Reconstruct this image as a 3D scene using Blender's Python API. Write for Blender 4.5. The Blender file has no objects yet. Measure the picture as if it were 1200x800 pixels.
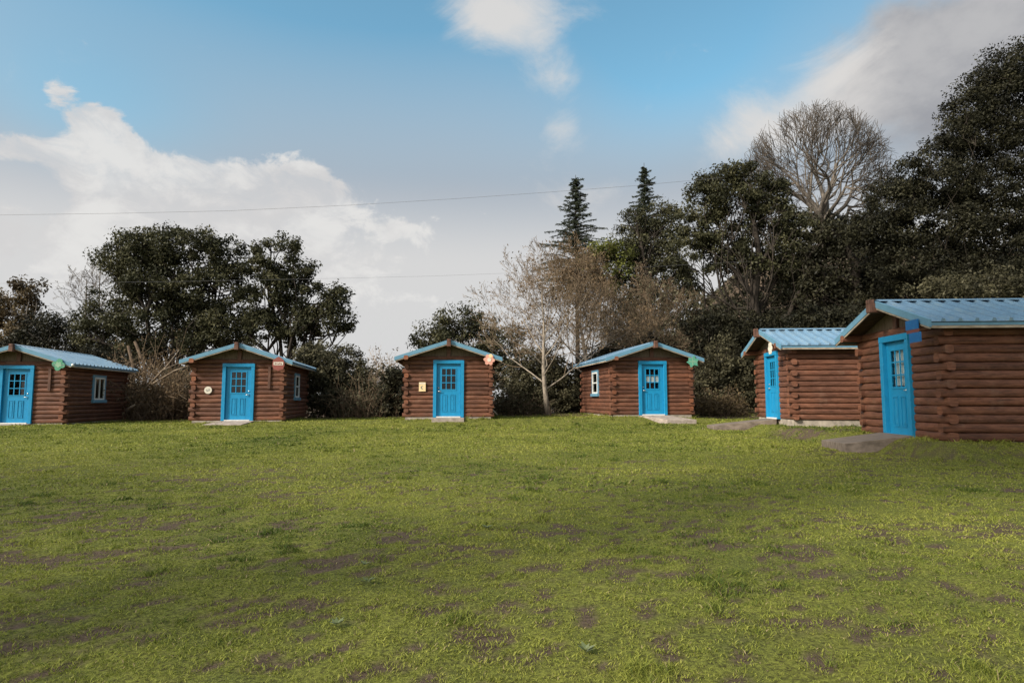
import bpy, math, random
import numpy as np
from mathutils import Vector, Matrix, Euler

random.seed(7)
RNG = np.random.default_rng(11)
scene = bpy.context.scene
col = scene.collection
R = math.radians

# ------------------------------------------------------------------ camera
F = 750.0                       # focal length in photo pixels (photo is 1200 wide)
ZC = 0.80                       # lens height
PITCH = math.atan(68.0 / F)
cam_d = bpy.data.cameras.new("camera")
cam_d.sensor_width = 36.0
cam_d.lens = F / 1200.0 * 36.0
cam_d.clip_start = 0.05
cam_d.clip_end = 3000.0
cam = bpy.data.objects.new("camera", cam_d)
col.objects.link(cam)
cam.location = (0, 0, ZC)
cam.rotation_euler = (math.pi / 2 + PITCH, 0, 0)
scene.camera = cam


def ray(u, v):
    a, b = (u - 600.0) / F, (400.0 - v) / F
    return (a, math.cos(PITCH) - b * math.sin(PITCH), math.sin(PITCH) + b * math.cos(PITCH))


def at(u, v, Y):
    """world point seen at photo pixel (u, v) that stands at distance Y"""
    d = ray(u, v)
    t = Y / d[1]
    return (d[0] * t, Y, ZC + d[2] * t)


# ------------------------------------------------------------------ noise in numpy
_tab = np.random.default_rng(5).random((256, 256))


def vnoise(x, y):
    x = np.asarray(x, float); y = np.asarray(y, float)
    xi = np.floor(x).astype(int); yi = np.floor(y).astype(int)
    fx = x - xi; fy = y - yi
    fx = fx * fx * (3 - 2 * fx); fy = fy * fy * (3 - 2 * fy)
    a = _tab[xi % 256, yi % 256]; b = _tab[(xi + 1) % 256, yi % 256]
    c = _tab[xi % 256, (yi + 1) % 256]; d = _tab[(xi + 1) % 256, (yi + 1) % 256]
    return (a * (1 - fx) + b * fx) * (1 - fy) + (c * (1 - fx) + d * fx) * fy


def fbm(x, y, o=4):
    s = 0; a = 0.5; n = 0
    for i in range(o):
        s = s + a * vnoise(np.asarray(x) * 2 ** i + 17.3 * i, np.asarray(y) * 2 ** i + 9.1 * i)
        n += a; a *= 0.5
    return s / n


def sstep(a, b, x):
    t = np.clip((np.asarray(x, float) - a) / (b - a), 0, 1)
    return t * t * (3 - 2 * t)


# ------------------------------------------------------------------ ground shape
def gz(x, y):
    x = np.asarray(x, float); y = np.asarray(y, float)
    base = np.interp(x, [-30, -18, -10.3, -2.4, 5.5, 8.5, 30], [-.2, -.16, -.07, .06, .11, .0, .05])
    lawn = -.42 + .30 * np.clip(y / 23.0, 0, 1)
    row = np.interp(x, [-18.3, -10.3, -2.4, 5.6], [23.6, 24.0, 24.05, 25.35])
    t = np.maximum(sstep(-1.1, 0.0, y - row), sstep(7.25, 7.85, x) * sstep(10.4, 11.7, y))
    z = lawn * (1 - t) + base * t
    z = z + 0.05 * (fbm(x * .35 + 3, y * .35, 2) - .5) * (1 - sstep(60, 100, y))
    hill = sstep(12, 36, x) * np.clip(y - 27.5, 0, 60) * 0.30 + .04 * sstep(0, 10, x) * np.clip(y - 27, 0, 12)
    hill = hill + sstep(10, 22, x) * np.clip(x - 13, 0, 30) * .10 * sstep(8, 16, y)
    return z + hill * (1 - sstep(90, 140, y))


def dirt(x, y):
    x = np.asarray(x, float); y = np.asarray(y, float)
    a = sstep(.53, .68, fbm(x * 1.9 + 40, y * 2.9 + 7, 4))
    b = sstep(.44, .62, fbm(x * 9 + 2, y * 12, 3))
    f = sstep(.56, .68, fbm(x * 15 + 31, y * 19 + 3, 3))
    big = .30 + .70 * sstep(.40, .62, fbm(x * .28 + 12, y * .4 + 5, 2))
    near = 0.15 + 0.70 * (1 - sstep(7, 15, y))
    d = np.maximum(a * (.10 + .90 * b) * big, .75 * f) * near
    # bare earth beside the two cabins at the side and along the foot of the rear ones
    p = np.exp(-(((x - 8.3) / 1.7) ** 2 + ((y - 17.0) / 1.3) ** 2)) * .9
    q = np.exp(-(((x - 6.6) / 1.3) ** 2 + ((y - 12.3) / 1.6) ** 2)) * .6
    r = sstep(26.4, 27.6, y + .6 * (fbm(x * .8, y * .8, 2) - .5)) * .9
    d = np.maximum(d, np.clip(p * (.4 + b), 0, 1))
    d = np.maximum(d, np.clip(q * (.2 + b), 0, 1))
    return np.clip(np.maximum(d, r * (.55 + .45 * b)), 0, 1)


# ------------------------------------------------------------------ materials
def new_mat(name):
    m = bpy.data.materials.new(name); m.use_nodes = True
    nt = m.node_tree
    b = nt.nodes["Principled BSDF"]
    return m, nt, b


def N(nt, typ, **kw):
    n = nt.nodes.new(typ)
    for k, v in kw.items():
        if k in n.inputs.keys():
            n.inputs[k].default_value = v
        else:
            setattr(n, k, v)
    return n


def noise(nt, scale, detail=5, rough=.6, vec=None, stretch=None, coord="Object"):
    tc = N(nt, "ShaderNodeTexCoord")
    src = tc.outputs[coord]
    if stretch:
        mp = N(nt, "ShaderNodeMapping"); mp.inputs["Scale"].default_value = stretch
        nt.links.new(src, mp.inputs["Vector"]); src = mp.outputs["Vector"]
    n = N(nt, "ShaderNodeTexNoise", Scale=scale, Detail=detail, Roughness=rough)
    nt.links.new(src, n.inputs["Vector"])
    return n


def ramp(nt, fac, stops):
    r = N(nt, "ShaderNodeValToRGB")
    e = r.color_ramp.elements
    while len(e) < len(stops):
        e.new(.5)
    for el, (p, c) in zip(e, stops):
        el.position = p; el.color = (*c, 1) if len(c) == 3 else c
    nt.links.new(fac, r.inputs["Fac"])
    return r


def mixc(nt, fac, a, b, mode="MIX"):
    m = N(nt, "ShaderNodeMix", data_type="RGBA", blend_type=mode)
    for sock, v in ((m.inputs[0], fac), (m.inputs[6], a), (m.inputs[7], b)):
        if isinstance(v, (int, float)):
            sock.default_value = v
        elif isinstance(v, tuple):
            sock.default_value = (*v, 1)
        else:
            nt.links.new(v, sock)
    return m.outputs[2]


def bump(nt, b, h, strength=.3, dist=.01):
    n = N(nt, "ShaderNodeBump", Strength=strength, Distance=dist)
    nt.links.new(h, n.inputs["Height"]); nt.links.new(n.outputs["Normal"], b.inputs["Normal"])


def attr(nt, name):
    a = N(nt, "ShaderNodeAttribute"); a.attribute_name = name
    return a


def simple(name, c0, c1, rough=.6, scale=6, stretch=None, bs=.2, spec=.3, metallic=0, lo=.35, hi=.65):
    m, nt, b = new_mat(name)
    n = noise(nt, scale, stretch=stretch)
    r = ramp(nt, n.outputs["Fac"], [(lo, c0), (hi, c1)])
    nt.links.new(r.outputs["Color"], b.inputs["Base Color"])
    b.inputs["Roughness"].default_value = rough
    b.inputs["Specular IOR Level"].default_value = spec
    b.inputs["Metallic"].default_value = metallic
    if bs:
        bump(nt, b, n.outputs["Fac"], bs)
    return m


def log_material():
    m, nt, b = new_mat("stained_log")
    g = noise(nt, 9, 6, .65, stretch=(.35, .35, 2.4))
    f = noise(nt, 40, 4, .6, stretch=(.25, .25, 1.6))
    big = noise(nt, 1.3, 3)
    r = ramp(nt, g.outputs["Fac"], [(.28, (.068, .031, .019)), (.5, (.134, .057, .034)), (.74, (.200, .092, .056))])
    t = attr(nt, "tone")
    tr = ramp(nt, t.outputs["Fac"], [(0, (.62, .60, .60)), (.5, (1, 1, 1)), (.9, (1.25, 1.2, 1.15)), (1, (1.75, 1.5, 1.25))])
    c = mixc(nt, 1.0, r.outputs["Color"], tr.outputs["Color"], "MULTIPLY")
    br = ramp(nt, big.outputs["Fac"], [(.35, (.78, .80, .84)), (.62, (1.12, 1.08, 1.04))])
    c = mixc(nt, .8, c, br.outputs["Color"], "MULTIPLY")
    fr = ramp(nt, f.outputs["Fac"], [(.36, (.55, .52, .5)), (.5, (1, 1, 1))])
    c = mixc(nt, .65, c, fr.outputs["Color"], "MULTIPLY")
    ck = noise(nt, 14, 3, .55, stretch=(.10, .10, 3.0))
    cr = ramp(nt, ck.outputs["Fac"], [(.33, (.35, .32, .3)), (.385, (1, 1, 1))])
    c = mixc(nt, .75, c, cr.outputs["Color"], "MULTIPLY")
    wn = noise(nt, 3.2, 6, .7)
    wr = ramp(nt, wn.outputs["Fac"], [(.56, (0, 0, 0)), (.74, (1, 1, 1))])
    wf = N(nt, "ShaderNodeMath", operation="MULTIPLY"); wf.inputs[1].default_value = .38
    nt.links.new(wr.outputs["Color"], wf.inputs[0])
    c = mixc(nt, wf.outputs[0], c, (.21, .135, .095))
    nt.links.new(c, b.inputs["Base Color"])
    b.inputs["Roughness"].default_value = .62
    b.inputs["Specular IOR Level"].default_value = .25
    bump(nt, b, f.outputs["Fac"], .35, .012)
    return m


def leaf_material(name, dark, mid, light, trans=.25, rough=.55):
    m, nt, b = new_mat(name)
    t = attr(nt, "tone")
    r = ramp(nt, t.outputs["Fac"], [(0, dark), (.5, mid), (1, light)])
    nt.links.new(r.outputs["Color"], b.inputs["Base Color"])
    b.inputs["Roughness"].default_value = rough
    b.inputs["Specular IOR Level"].default_value = .12
    tl = N(nt, "ShaderNodeBsdfTranslucent")
    nt.links.new(r.outputs["Color"], tl.inputs["Color"])
    mx = N(nt, "ShaderNodeMixShader"); mx.inputs[0].default_value = trans
    nt.links.new(b.outputs[0], mx.inputs[1]); nt.links.new(tl.outputs[0], mx.inputs[2])
    nt.links.new(mx.outputs[0], nt.nodes["Material Output"].inputs["Surface"])
    return m


def glass_material(name="window_glass", tint=(.45, .47, .47, 1)):
    m, nt, b = new_mat(name)
    n = noise(nt, 3, 2)
    gl = N(nt, "ShaderNodeBsdfGlossy"); gl.inputs["Roughness"].default_value = .04
    bp = N(nt, "ShaderNodeBump", Strength=.05, Distance=.02)
    nt.links.new(n.outputs["Fac"], bp.inputs["Height"]); nt.links.new(bp.outputs[0], gl.inputs["Normal"])
    tr = N(nt, "ShaderNodeBsdfTransparent"); tr.inputs["Color"].default_value = tint
    lw = N(nt, "ShaderNodeLayerWeight", Blend=.5)
    pw = N(nt, "ShaderNodeMath", operation="POWER"); pw.inputs[1].default_value = 4.0
    nt.links.new(lw.outputs["Facing"], pw.inputs[0])
    fr = N(nt, "ShaderNodeMath", operation="MULTIPLY_ADD"); fr.inputs[1].default_value = .8; fr.inputs[2].default_value = .045
    nt.links.new(pw.outputs[0], fr.inputs[0])
    mx = N(nt, "ShaderNodeMixShader")
    nt.links.new(fr.outputs[0], mx.inputs[0])
    nt.links.new(tr.outputs[0], mx.inputs[1]); nt.links.new(gl.outputs[0], mx.inputs[2])
    nt.links.new(mx.outputs[0], nt.nodes["Material Output"].inputs["Surface"])
    return m


def paint(name, c, worn, rough=.45, lo=.60, hi=.74):
    m, nt, b = new_mat(name)
    n = noise(nt, 5, 6, .65)
    f = noise(nt, 38, 4, .6, stretch=(1, 1, .35))
    d = tuple(v * .84 for v in c)
    r = ramp(nt, n.outputs["Fac"], [(.3, d), (.55, c)])
    s = ramp(nt, f.outputs["Fac"], [(lo, (0, 0, 0)), (hi, (1, 1, 1))])
    cc = mixc(nt, s.outputs["Color"], r.outputs["Color"], worn)
    nt.links.new(cc, b.inputs["Base Color"])
    b.inputs["Roughness"].default_value = rough
    b.inputs["Specular IOR Level"].default_value = .35
    bump(nt, b, f.outputs["Fac"], .12, .004)
    return m


def roof_material():
    m, nt, b = new_mat("blue_metal_roofing")
    n = noise(nt, 2.0, 6, .65)
    s = noise(nt, 9, 5, .7, stretch=(.25, 2.5, .25))
    r = ramp(nt, n.outputs["Fac"], [(.3, (.115, .205, .30)), (.55, (.15, .255, .36)), (.75, (.20, .295, .39))])
    d = ramp(nt, s.outputs["Fac"], [(.50, (0, 0, 0)), (.72, (1, 1, 1))])
    c = mixc(nt, d.outputs["Color"], r.outputs["Color"], (.20, .27, .30))
    nt.links.new(c, b.inputs["Base Color"])
    b.inputs["Roughness"].default_value = .27
    b.inputs["Metallic"].default_value = .0
    b.inputs["Specular IOR Level"].default_value = .6
    bump(nt, b, n.outputs["Fac"], .1, .02)
    return m


M = {}
M["log"] = log_material()
M["trim_brown"] = simple("brown_stained_timber", (.065, .031, .021), (.15, .072, .047), .6, 8, (3, 3, .4), .25)
M["gable"] = simple("gable_board", (.085, .062, .043), (.15, .112, .078), .75, 7, (2.5, .6, .6), .2)
M["blue"] = paint("bright_blue_paint", (.010, .225, .43), (.06, .28, .44), .42)
M["blue_trim"] = paint("dull_blue_paint", (.115, .25, .35), (.14, .24, .30), .45)
M["pale_wood"] = simple("pale_weathered_wood", (.22, .17, .12), (.42, .35, .27), .7, 10, (.5, .5, 2), .2)
M["deck"] = simple("roof_boards", (.03, .018, .012), (.07, .042, .028), .8, 9, None, .2)
M["roof"] = roof_material()
M["glass"] = glass_material()
M["clear_glass"] = glass_material("clear_window_glass", (.88, .9, .9, 1))
M["white"] = simple("white_vinyl", (.55, .55, .52), (.72, .72, .69), .4, 14, None, .05)
M["curtain"] = simple("pale_curtain_cloth", (.62, .65, .62), (.80, .82, .78), .85, 12, (6, 6, .6), .4)
M["metal"] = simple("brushed_metal", (.5, .5, .48), (.68, .67, .63), .3, 30, None, .05, .5, .9)
M["concrete"] = simple("concrete", (.20, .17, .14), (.42, .36, .29), .85, 5, None, .4, lo=.3, hi=.7)
M["slab"] = simple("worn_slab", (.19, .155, .13), (.40, .335, .285), .85, 6, None, .4, lo=.3, hi=.7)
M["ramp_wood"] = simple("grey_ramp_boards", (.10, .078, .06), (.22, .175, .14), .8, 7, (4, .5, 1), .4)
M["interior"] = simple("cabin_floorboards", (.05, .03, .02), (.09, .06, .04), .7, 5, None, .2)
M["bark"] = simple("dark_bark", (.014, .011, .008), (.042, .032, .024), .9, 7, (2, 2, .6), .8)
M["pale_bark"] = simple("pale_bark", (.13, .105, .08), (.32, .265, .205), .85, 6, (2, 2, .8), .5)
M["grey_bark"] = simple("grey_bark", (.07, .058, .047), (.20, .17, .14), .9, 6, (2, 2, .8), .5)
M["twig"] = simple("brown_twig", (.055, .037, .024), (.125, .086, .055), .9, 8, None, .2)
M["tan_twig"] = simple("tan_twig", (.095, .066, .040), (.21, .15, .095), .9, 8, None, .2)
M["grey_twig"] = simple("grey_twig", (.045, .036, .028), (.105, .086, .068), .9, 8, None, .2)
M["dead"] = simple("dead_wood", (.15, .11, .075), (.36, .28, .20), .85, 8, (1, 1, 3), .3)
M["cable"] = simple("grey_cable", (.10, .10, .105), (.17, .17, .18), .6, 10, None, 0)

LEAF = {
    "oak": leaf_material("oak_leaves", (.022, .023, .012), (.050, .050, .025), (.098, .092, .046), .22),
    "dark": leaf_material("dark_evergreen_leaves", (.011, .011, .007), (.025, .024, .014), (.050, .047, .026), .18),
    "conifer": leaf_material("conifer_needles", (.024, .030, .020), (.055, .066, .042), (.11, .12, .075), .25),
    "gum": leaf_material("gum_leaves", (.045, .032, .017), (.095, .070, .036), (.16, .12, .06), .25),
    "dry": leaf_material("dry_brown_leaves", (.06, .040, .022), (.14, .094, .052), (.25, .18, .10), .3),
    "yellow": leaf_material("yellow_green_leaves", (.05, .055, .014), (.11, .12, .03), (.19, .19, .05), .3),
    "bush": leaf_material("bush_leaves", (.030, .028, .017), (.070, .064, .036), (.125, .113, .065), .25),
    "moss": leaf_material("lichen_twigs", (.05, .045, .028), (.10, .09, .055), (.18, .165, .10), .2),
    "pale": leaf_material("pale_rosette_leaves", (.065, .085, .035), (.115, .14, .065), (.18, .205, .115), .2),
}


# ------------------------------------------------------------------ tagging
def tag(o, label=None, cat=None, group=None, kind=None):
    if label: o["label"] = label
    if cat: o["category"] = cat
    if group: o["group"] = group
    if kind: o["kind"] = kind
    return o


def empty(name, loc, rz=0.0):
    o = bpy.data.objects.new(name, None)
    o.empty_display_size = .3
    col.objects.link(o)
    o.location = loc; o.rotation_euler = (0, 0, rz)
    return o


# ------------------------------------------------------------------ mesh builders
class MB:
    def __init__(s):
        s.v = []; s.f = []; s.t = []; s.sm = []

    def add(s, vs, fs, tone=.5, smooth=False):
        b = len(s.v)
        s.v += [tuple(p) for p in vs]
        for f in fs:
            s.f.append([i + b for i in f]); s.t.append(tone); s.sm.append(smooth)

    def box(s, c, d, rot=None, tone=.5, bev=0.0):
        x, y, z = (q / 2 for q in d)
        if bev > 0:
            e = min(bev, x * .9, y * .9, z * .9)
            vs = []
            fs = []
            idx = {}
            for sx in (-1, 1):
                for sy in (-1, 1):
                    for sz in (-1, 1):
                        idx[sx, sy, sz] = len(vs)
                        vs += [(sx * x, sy * (y - e), sz * (z - e)), (sx * (x - e), sy * y, sz * (z - e)), (sx * (x - e), sy * (y - e), sz * z)]
            def q(ids): fs.append(ids)
            for sx in (-1, 1):
                q([idx[sx, -1, -1], idx[sx, 1, -1], idx[sx, 1, 1], idx[sx, -1, 1]])
                q([idx[-1, sx, -1] + 1, idx[1, sx, -1] + 1, idx[1, sx, 1] + 1, idx[-1, sx, 1] + 1])
                q([idx[-1, -1, sx] + 2, idx[1, -1, sx] + 2, idx[1, 1, sx] + 2, idx[-1, 1, sx] + 2])
            for a in (-1, 1):
                for b in (-1, 1):
                    q([idx[a, b, -1], idx[a, b, 1], idx[a, b, 1] + 1, idx[a, b, -1] + 1])
                    q([idx[a, -1, b], idx[a, 1, b], idx[a, 1, b] + 2, idx[a, -1, b] + 2])
                    q([idx[-1, a, b] + 1, idx[1, a, b] + 1, idx[1, a, b] + 2, idx[-1, a, b] + 2])
                    for cc in (-1, 1):
                        q([idx[a, b, cc], idx[a, b, cc] + 1, idx[a, b, cc] + 2])
        else:
            vs = [(-x, -y, -z), (x, -y, -z), (x, y, -z), (-x, y, -z), (-x, -y, z), (x, -y, z), (x, y, z), (-x, y, z)]
            fs = [(0, 3, 2, 1), (4, 5, 6, 7), (0, 1, 5, 4), (1, 2, 6, 5), (2, 3, 7, 6), (3, 0, 4, 7)]
        m = rot if rot is not None else Matrix.Identity(3)
        c = Vector(c)
        s.add([c + m @ Vector(p) for p in vs], fs, tone)

    def span(s, a, b, tone=.5, bev=0.0):
        """box between two corners"""
        s.box([(p + q) / 2 for p, q in zip(a, b)], [abs(q - p) for p, q in zip(a, b)], None, tone, bev)

    def log(s, p0, p1, rh, rv, tone=.5, n=16, endtone=None, bow=0.0):
        """round log along x or y, slightly flattened, ends capped"""
        p0 = Vector(p0); p1 = Vector(p1)
        d = (p1 - p0); L = d.length; d.normalize()
        side = Vector((-d.y, d.x, 0)); up = Vector((0, 0, 1))
        rings = 4
        vs = []; fs = []
        ph = random.random() * 6
        for i in range(rings):
            t = i / (rings - 1)
            k = 1 + .035 * math.sin(ph + 5 * t)
            c = p0 + d * (L * t) + side * (bow * math.sin(math.pi * t)) + up * .004 * math.sin(ph * 2 + 4 * t)
            for j in range(n):
                a = 2 * math.pi * j / n
                ca, sa = math.cos(a), math.sin(a)
                ca = math.copysign(abs(ca) ** .55, ca); sa = math.copysign(abs(sa) ** .55, sa)
                vs.append(c + side * (ca * rh * k) + up * (sa * rv * k))
        for i in range(rings - 1):
            for j in range(n):
                k = (j + 1) % n
                fs.append((i * n + j, i * n + k, (i + 1) * n + k, (i + 1) * n + j))
        s.add(vs, fs, tone, True)
        et = tone if endtone is None else endtone
        s.add(vs[:n], [tuple(range(n))[::-1]], et)
        s.add(vs[-n:], [tuple(range(n))], et)

    def tube(s, pts, radii, n=6, tone=.5, cap=True):
        pts = [Vector(p) for p in pts]
        vs = []; fs = []
        prev = None
        for i, p in enumerate(pts):
            d = (pts[min(i + 1, len(pts) - 1)] - pts[max(i - 1, 0)])
            if d.length < 1e-9: d = Vector((0, 0, 1))
            d.normalize()
            if prev is None:
                ref = Vector((0, 0, 1)) if abs(d.z) < .9 else Vector((1, 0, 0))
                u = d.cross(ref).normalized()
            else:
                u = prev - d * prev.dot(d)
                u = u.normalized() if u.length > 1e-6 else d.orthogonal().normalized()
            prev = u
            w = d.cross(u)
            for j in range(n):
                a = 2 * math.pi * j / n
                vs.append(p + (u * math.cos(a) + w * math.sin(a)) * radii[i])
        for i in range(len(pts) - 1):
            for j in range(n):
                k = (j + 1) % n
                fs.append((i * n + j, i * n + k, (i + 1) * n + k, (i + 1) * n + j))
        if cap:
            fs.append(tuple(range(n))[::-1])
            b = (len(pts) - 1) * n
            fs.append(tuple(range(b, b + n)))
        s.add(vs, fs, tone, n > 4)

    def prism(s, poly, y0, y1, tone=.5):
        """polygon in xz extruded along y"""
        n = len(poly)
        vs = [(x, y0, z) for x, z in poly] + [(x, y1, z) for x, z in poly]
        fs = [tuple(range(n)), tuple(range(2 * n - 1, n - 1, -1))]
        for i in range(n):
            j = (i + 1) % n
            fs.append((j, i, n + i, n + j))
        s.add(vs, fs, tone)

    def build(s, name, mat, parent=None):
        me = bpy.data.meshes.new(name)
        me.from_pydata(s.v, [], s.f)
        a = me.attributes.new("tone", "FLOAT", "FACE")
        a.data.foreach_set("value", np.array(s.t, dtype=np.float32))
        me.polygons.foreach_set("use_smooth", np.array(s.sm, dtype=bool))
        if mat: me.materials.append(mat)
        me.update()
        o = bpy.data.objects.new(name, me)
        col.objects.link(o)
        if parent: o.parent = parent
        return o


def fast_mesh(name, verts, loops, sizes, tone, mat, parent=None, tone_name="tone", color=None):
    me = bpy.data.meshes.new(name)
    me.vertices.add(len(verts)); me.vertices.foreach_set("co", np.asarray(verts, np.float32).ravel())
    me.loops.add(len(loops)); me.loops.foreach_set("vertex_index", np.asarray(loops, np.int32))
    me.polygons.add(len(sizes))
    st = np.concatenate([[0], np.cumsum(sizes)[:-1]]).astype(np.int32)
    me.polygons.foreach_set("loop_start", st)
    me.polygons.foreach_set("loop_total", np.asarray(sizes, np.int32))
    if tone is not None:
        a = me.attributes.new(tone_name, "FLOAT", "FACE")
        a.data.foreach_set("value", np.asarray(tone, np.float32))
    if mat: me.materials.append(mat)
    me.update(calc_edges=True)
    me.validate()
    o = bpy.data.objects.new(name, me)
    col.objects.link(o)
    if parent: o.parent = parent
    return o


def unit(a):
    return a / np.maximum(np.linalg.norm(a, axis=1, keepdims=True), 1e-9)


def leaf_quads(c, nrm, ln, wd, tone, long_dir=None, rng=RNG):
    """rhombic leaves: centre, normal, length, width"""
    n = len(c)
    nrm = unit(nrm)
    r = rng.normal(size=(n, 3)) if long_dir is None else long_dir + rng.normal(size=(n, 3)) * .35
    t = unit(r - nrm * np.sum(r * nrm, axis=1, keepdims=True))
    b = np.cross(nrm, t)
    ln = ln[:, None]; wd = wd[:, None]
    v = np.stack([c - t * ln * .5, c + b * wd * .5 - t * ln * .08 + nrm * wd * .12, c + t * ln * .5, c - b * wd * .5 - t * ln * .08 + nrm * wd * .12], axis=1)
    return v.reshape(-1, 3), tone


def leaves_object(name, parts, mat, parent):
    v = np.concatenate([p[0] for p in parts]); t = np.concatenate([p[1] for p in parts])
    nf = len(t)
    return fast_mesh(name, v, np.arange(nf * 4), np.full(nf, 4), t, mat, parent)


# ------------------------------------------------------------------ trees
def curve_pts(p0, p1, n, wob, rng, sag=0.0):
    p0 = np.array(p0, float); p1 = np.array(p1, float)
    L = np.linalg.norm(p1 - p0)
    ts = np.linspace(0, 1, n)
    off = rng.normal(size=3) * wob * L
    off2 = rng.normal(size=3) * wob * L * .6
    out = []
    for t in ts:
        p = p0 + (p1 - p0) * t + off * math.sin(math.pi * t) + off2 * math.sin(2 * math.pi * t)
        p[2] += sag * L * math.sin(math.pi * t)
        out.append(p)
    return out


def clump_leaves(centers, crad, per, ln, ar, rng, tone0, flat=.75, spread=.17):
    n = len(centers)
    c = np.repeat(centers, per, axis=0)
    rr = np.repeat(crad, per)
    d = unit(rng.normal(size=(n * per, 3)))
    rad = rng.random(n * per) ** .45
    off = d * (rad * rr)[:, None]
    off[:, 2] *= flat
    nr = d * .7 + rng.normal(size=(n * per, 3)) * .7
    nr[:, 2] += .45
    l = ln * (0.6 + .8 * rng.random(n * per))
    t = np.clip(np.repeat(tone0, per) + rng.normal(size=n * per) * spread, 0, 1)
    return leaf_quads(c + off, nr, l, l * ar, t, rng=rng)


def lobe_world(lb, Y):
    """lobe given as photo outline (u, v, ru, rv[, depth shift]) and turned into a world ellipsoid"""
    u, v, ru, rv = lb[:4]
    dy = lb[4] if len(lb) > 4 else 0.0
    c = np.array(at(u, v, Y + dy))
    k = (Y + dy) / F
    return c, np.array([ru * k, (ru + rv) * .5 * k, rv * k])


def leafy_tree(name, label, cat, group, Y, lobes, leaf, trunk_u, seed, world=None, density=1.0, ln=.175, crad=.62, per=100,
               trunk_r=.35, bark="bark", base=None, shell=.55, gaps=0.0, limbs=2.2, big_limbs=(), limb_k=1.0, ar=.5, fork=.35):
    rng = np.random.default_rng(seed)
    ws = world or [lobe_world(l, Y) for l in lobes]
    if base is None:
        bx = at(trunk_u, 468, Y)[0]
        base = np.array([bx, Y, float(gz(bx, Y)) - .1])
    root = empty(name, tuple(base))
    tag(root, label, cat, group)
    parts = []
    tr = MB()
    lowest = min(c[2] - r[2] for c, r in ws)
    cz = np.mean([c[2] for c, r in ws]); cx = np.mean([c[0] for c, r in ws]); cy = np.mean([c[1] for c, r in ws])
    fz = base[2] + (cz - base[2]) * fork
    fp = np.array([base[0] + (cx - base[0]) * .35, base[1] + (cy - base[1]) * .4, fz])
    pts = curve_pts(base, fp, 6, .05, rng)
    rad = [trunk_r * (1.35 - .45 * i / 5) if i else trunk_r * 1.7 for i in range(6)]
    tr.tube([p - base for p in pts], rad, 9)
    for c, r in ws:
        vol = r[0] * r[1] + r[0] * r[2] + r[1] * r[2]
        nc = max(6, int(vol * 5.0 * density / (crad / .62) ** 2))
        d = unit(rng.normal(size=(nc, 3)))
        rr = shell + (1 - shell) * rng.random(nc)
        ph = rng.random(3) * 6
        lump = 1 + .16 * np.sin(d[:, 0] * 4 + ph[0]) + .14 * np.sin(d[:, 2] * 5 + ph[1]) + .10 * np.sin(d[:, 1] * 7 + ph[2])
        cc = c + d * r * (rr * lump)[:, None]
        if gaps > 0:
            g = np.array([math.sin(p[0] * 1.3 + ph[0]) * math.sin(p[2] * 1.7 + ph[1]) + .5 * math.sin(p[1] * 2.1 + ph[2]) for p in cc])
            cc = cc[g < 1.0 - gaps]
            if len(cc) < 3: continue
        cr = crad * (.55 + .9 * rng.random(len(cc)))
        tone0 = .46 + .27 * rng.normal(size=len(cc))
        parts.append(clump_leaves(cc - base, cr, per, ln, ar, rng, tone0))
        # limb to this lobe and branches to some of its clumps
        end = c + (rng.random(3) - .5) * r * .5
        lp = curve_pts(pts[int(rng.integers(3, 6))], end, 6, .10, rng, .07)
        lr = trunk_r * .38 * (0.6 + .5 * rng.random()) * limb_k
        tr.tube([p - base for p in lp], [lr * (1 - .7 * i / 5) for i in range(6)], 6, cap=False)
        k = min(len(cc), int(limbs * 8))
        for j in rng.choice(len(cc), k, replace=False):
            s0 = lp[rng.integers(2, 6)]
            bp = curve_pts(s0, cc[j], 5, .12, rng, .04)
            tr.tube([p - base for p in bp], [lr * .35 * (1 - .8 * i / 4) + .008 for i in range(5)], 4, cap=False)
    for pl, r0, r1 in big_limbs:
        w_ = [np.array(at(u, v, Y - .4)) - base for u, v in pl]
        dense_ = []
        for i in range(len(w_) - 1):
            for k in range(3): dense_.append(w_[i] + (w_[i + 1] - w_[i]) * k / 3)
        dense_.append(w_[-1])
        tr.tube(dense_, [r0 + (r1 - r0) * i / (len(dense_) - 1) for i in range(len(dense_))], 7, cap=False)
    tr.build("trunk", M[bark], root)
    leaves_object("crown", parts, LEAF[leaf], root)
    return root


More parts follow.
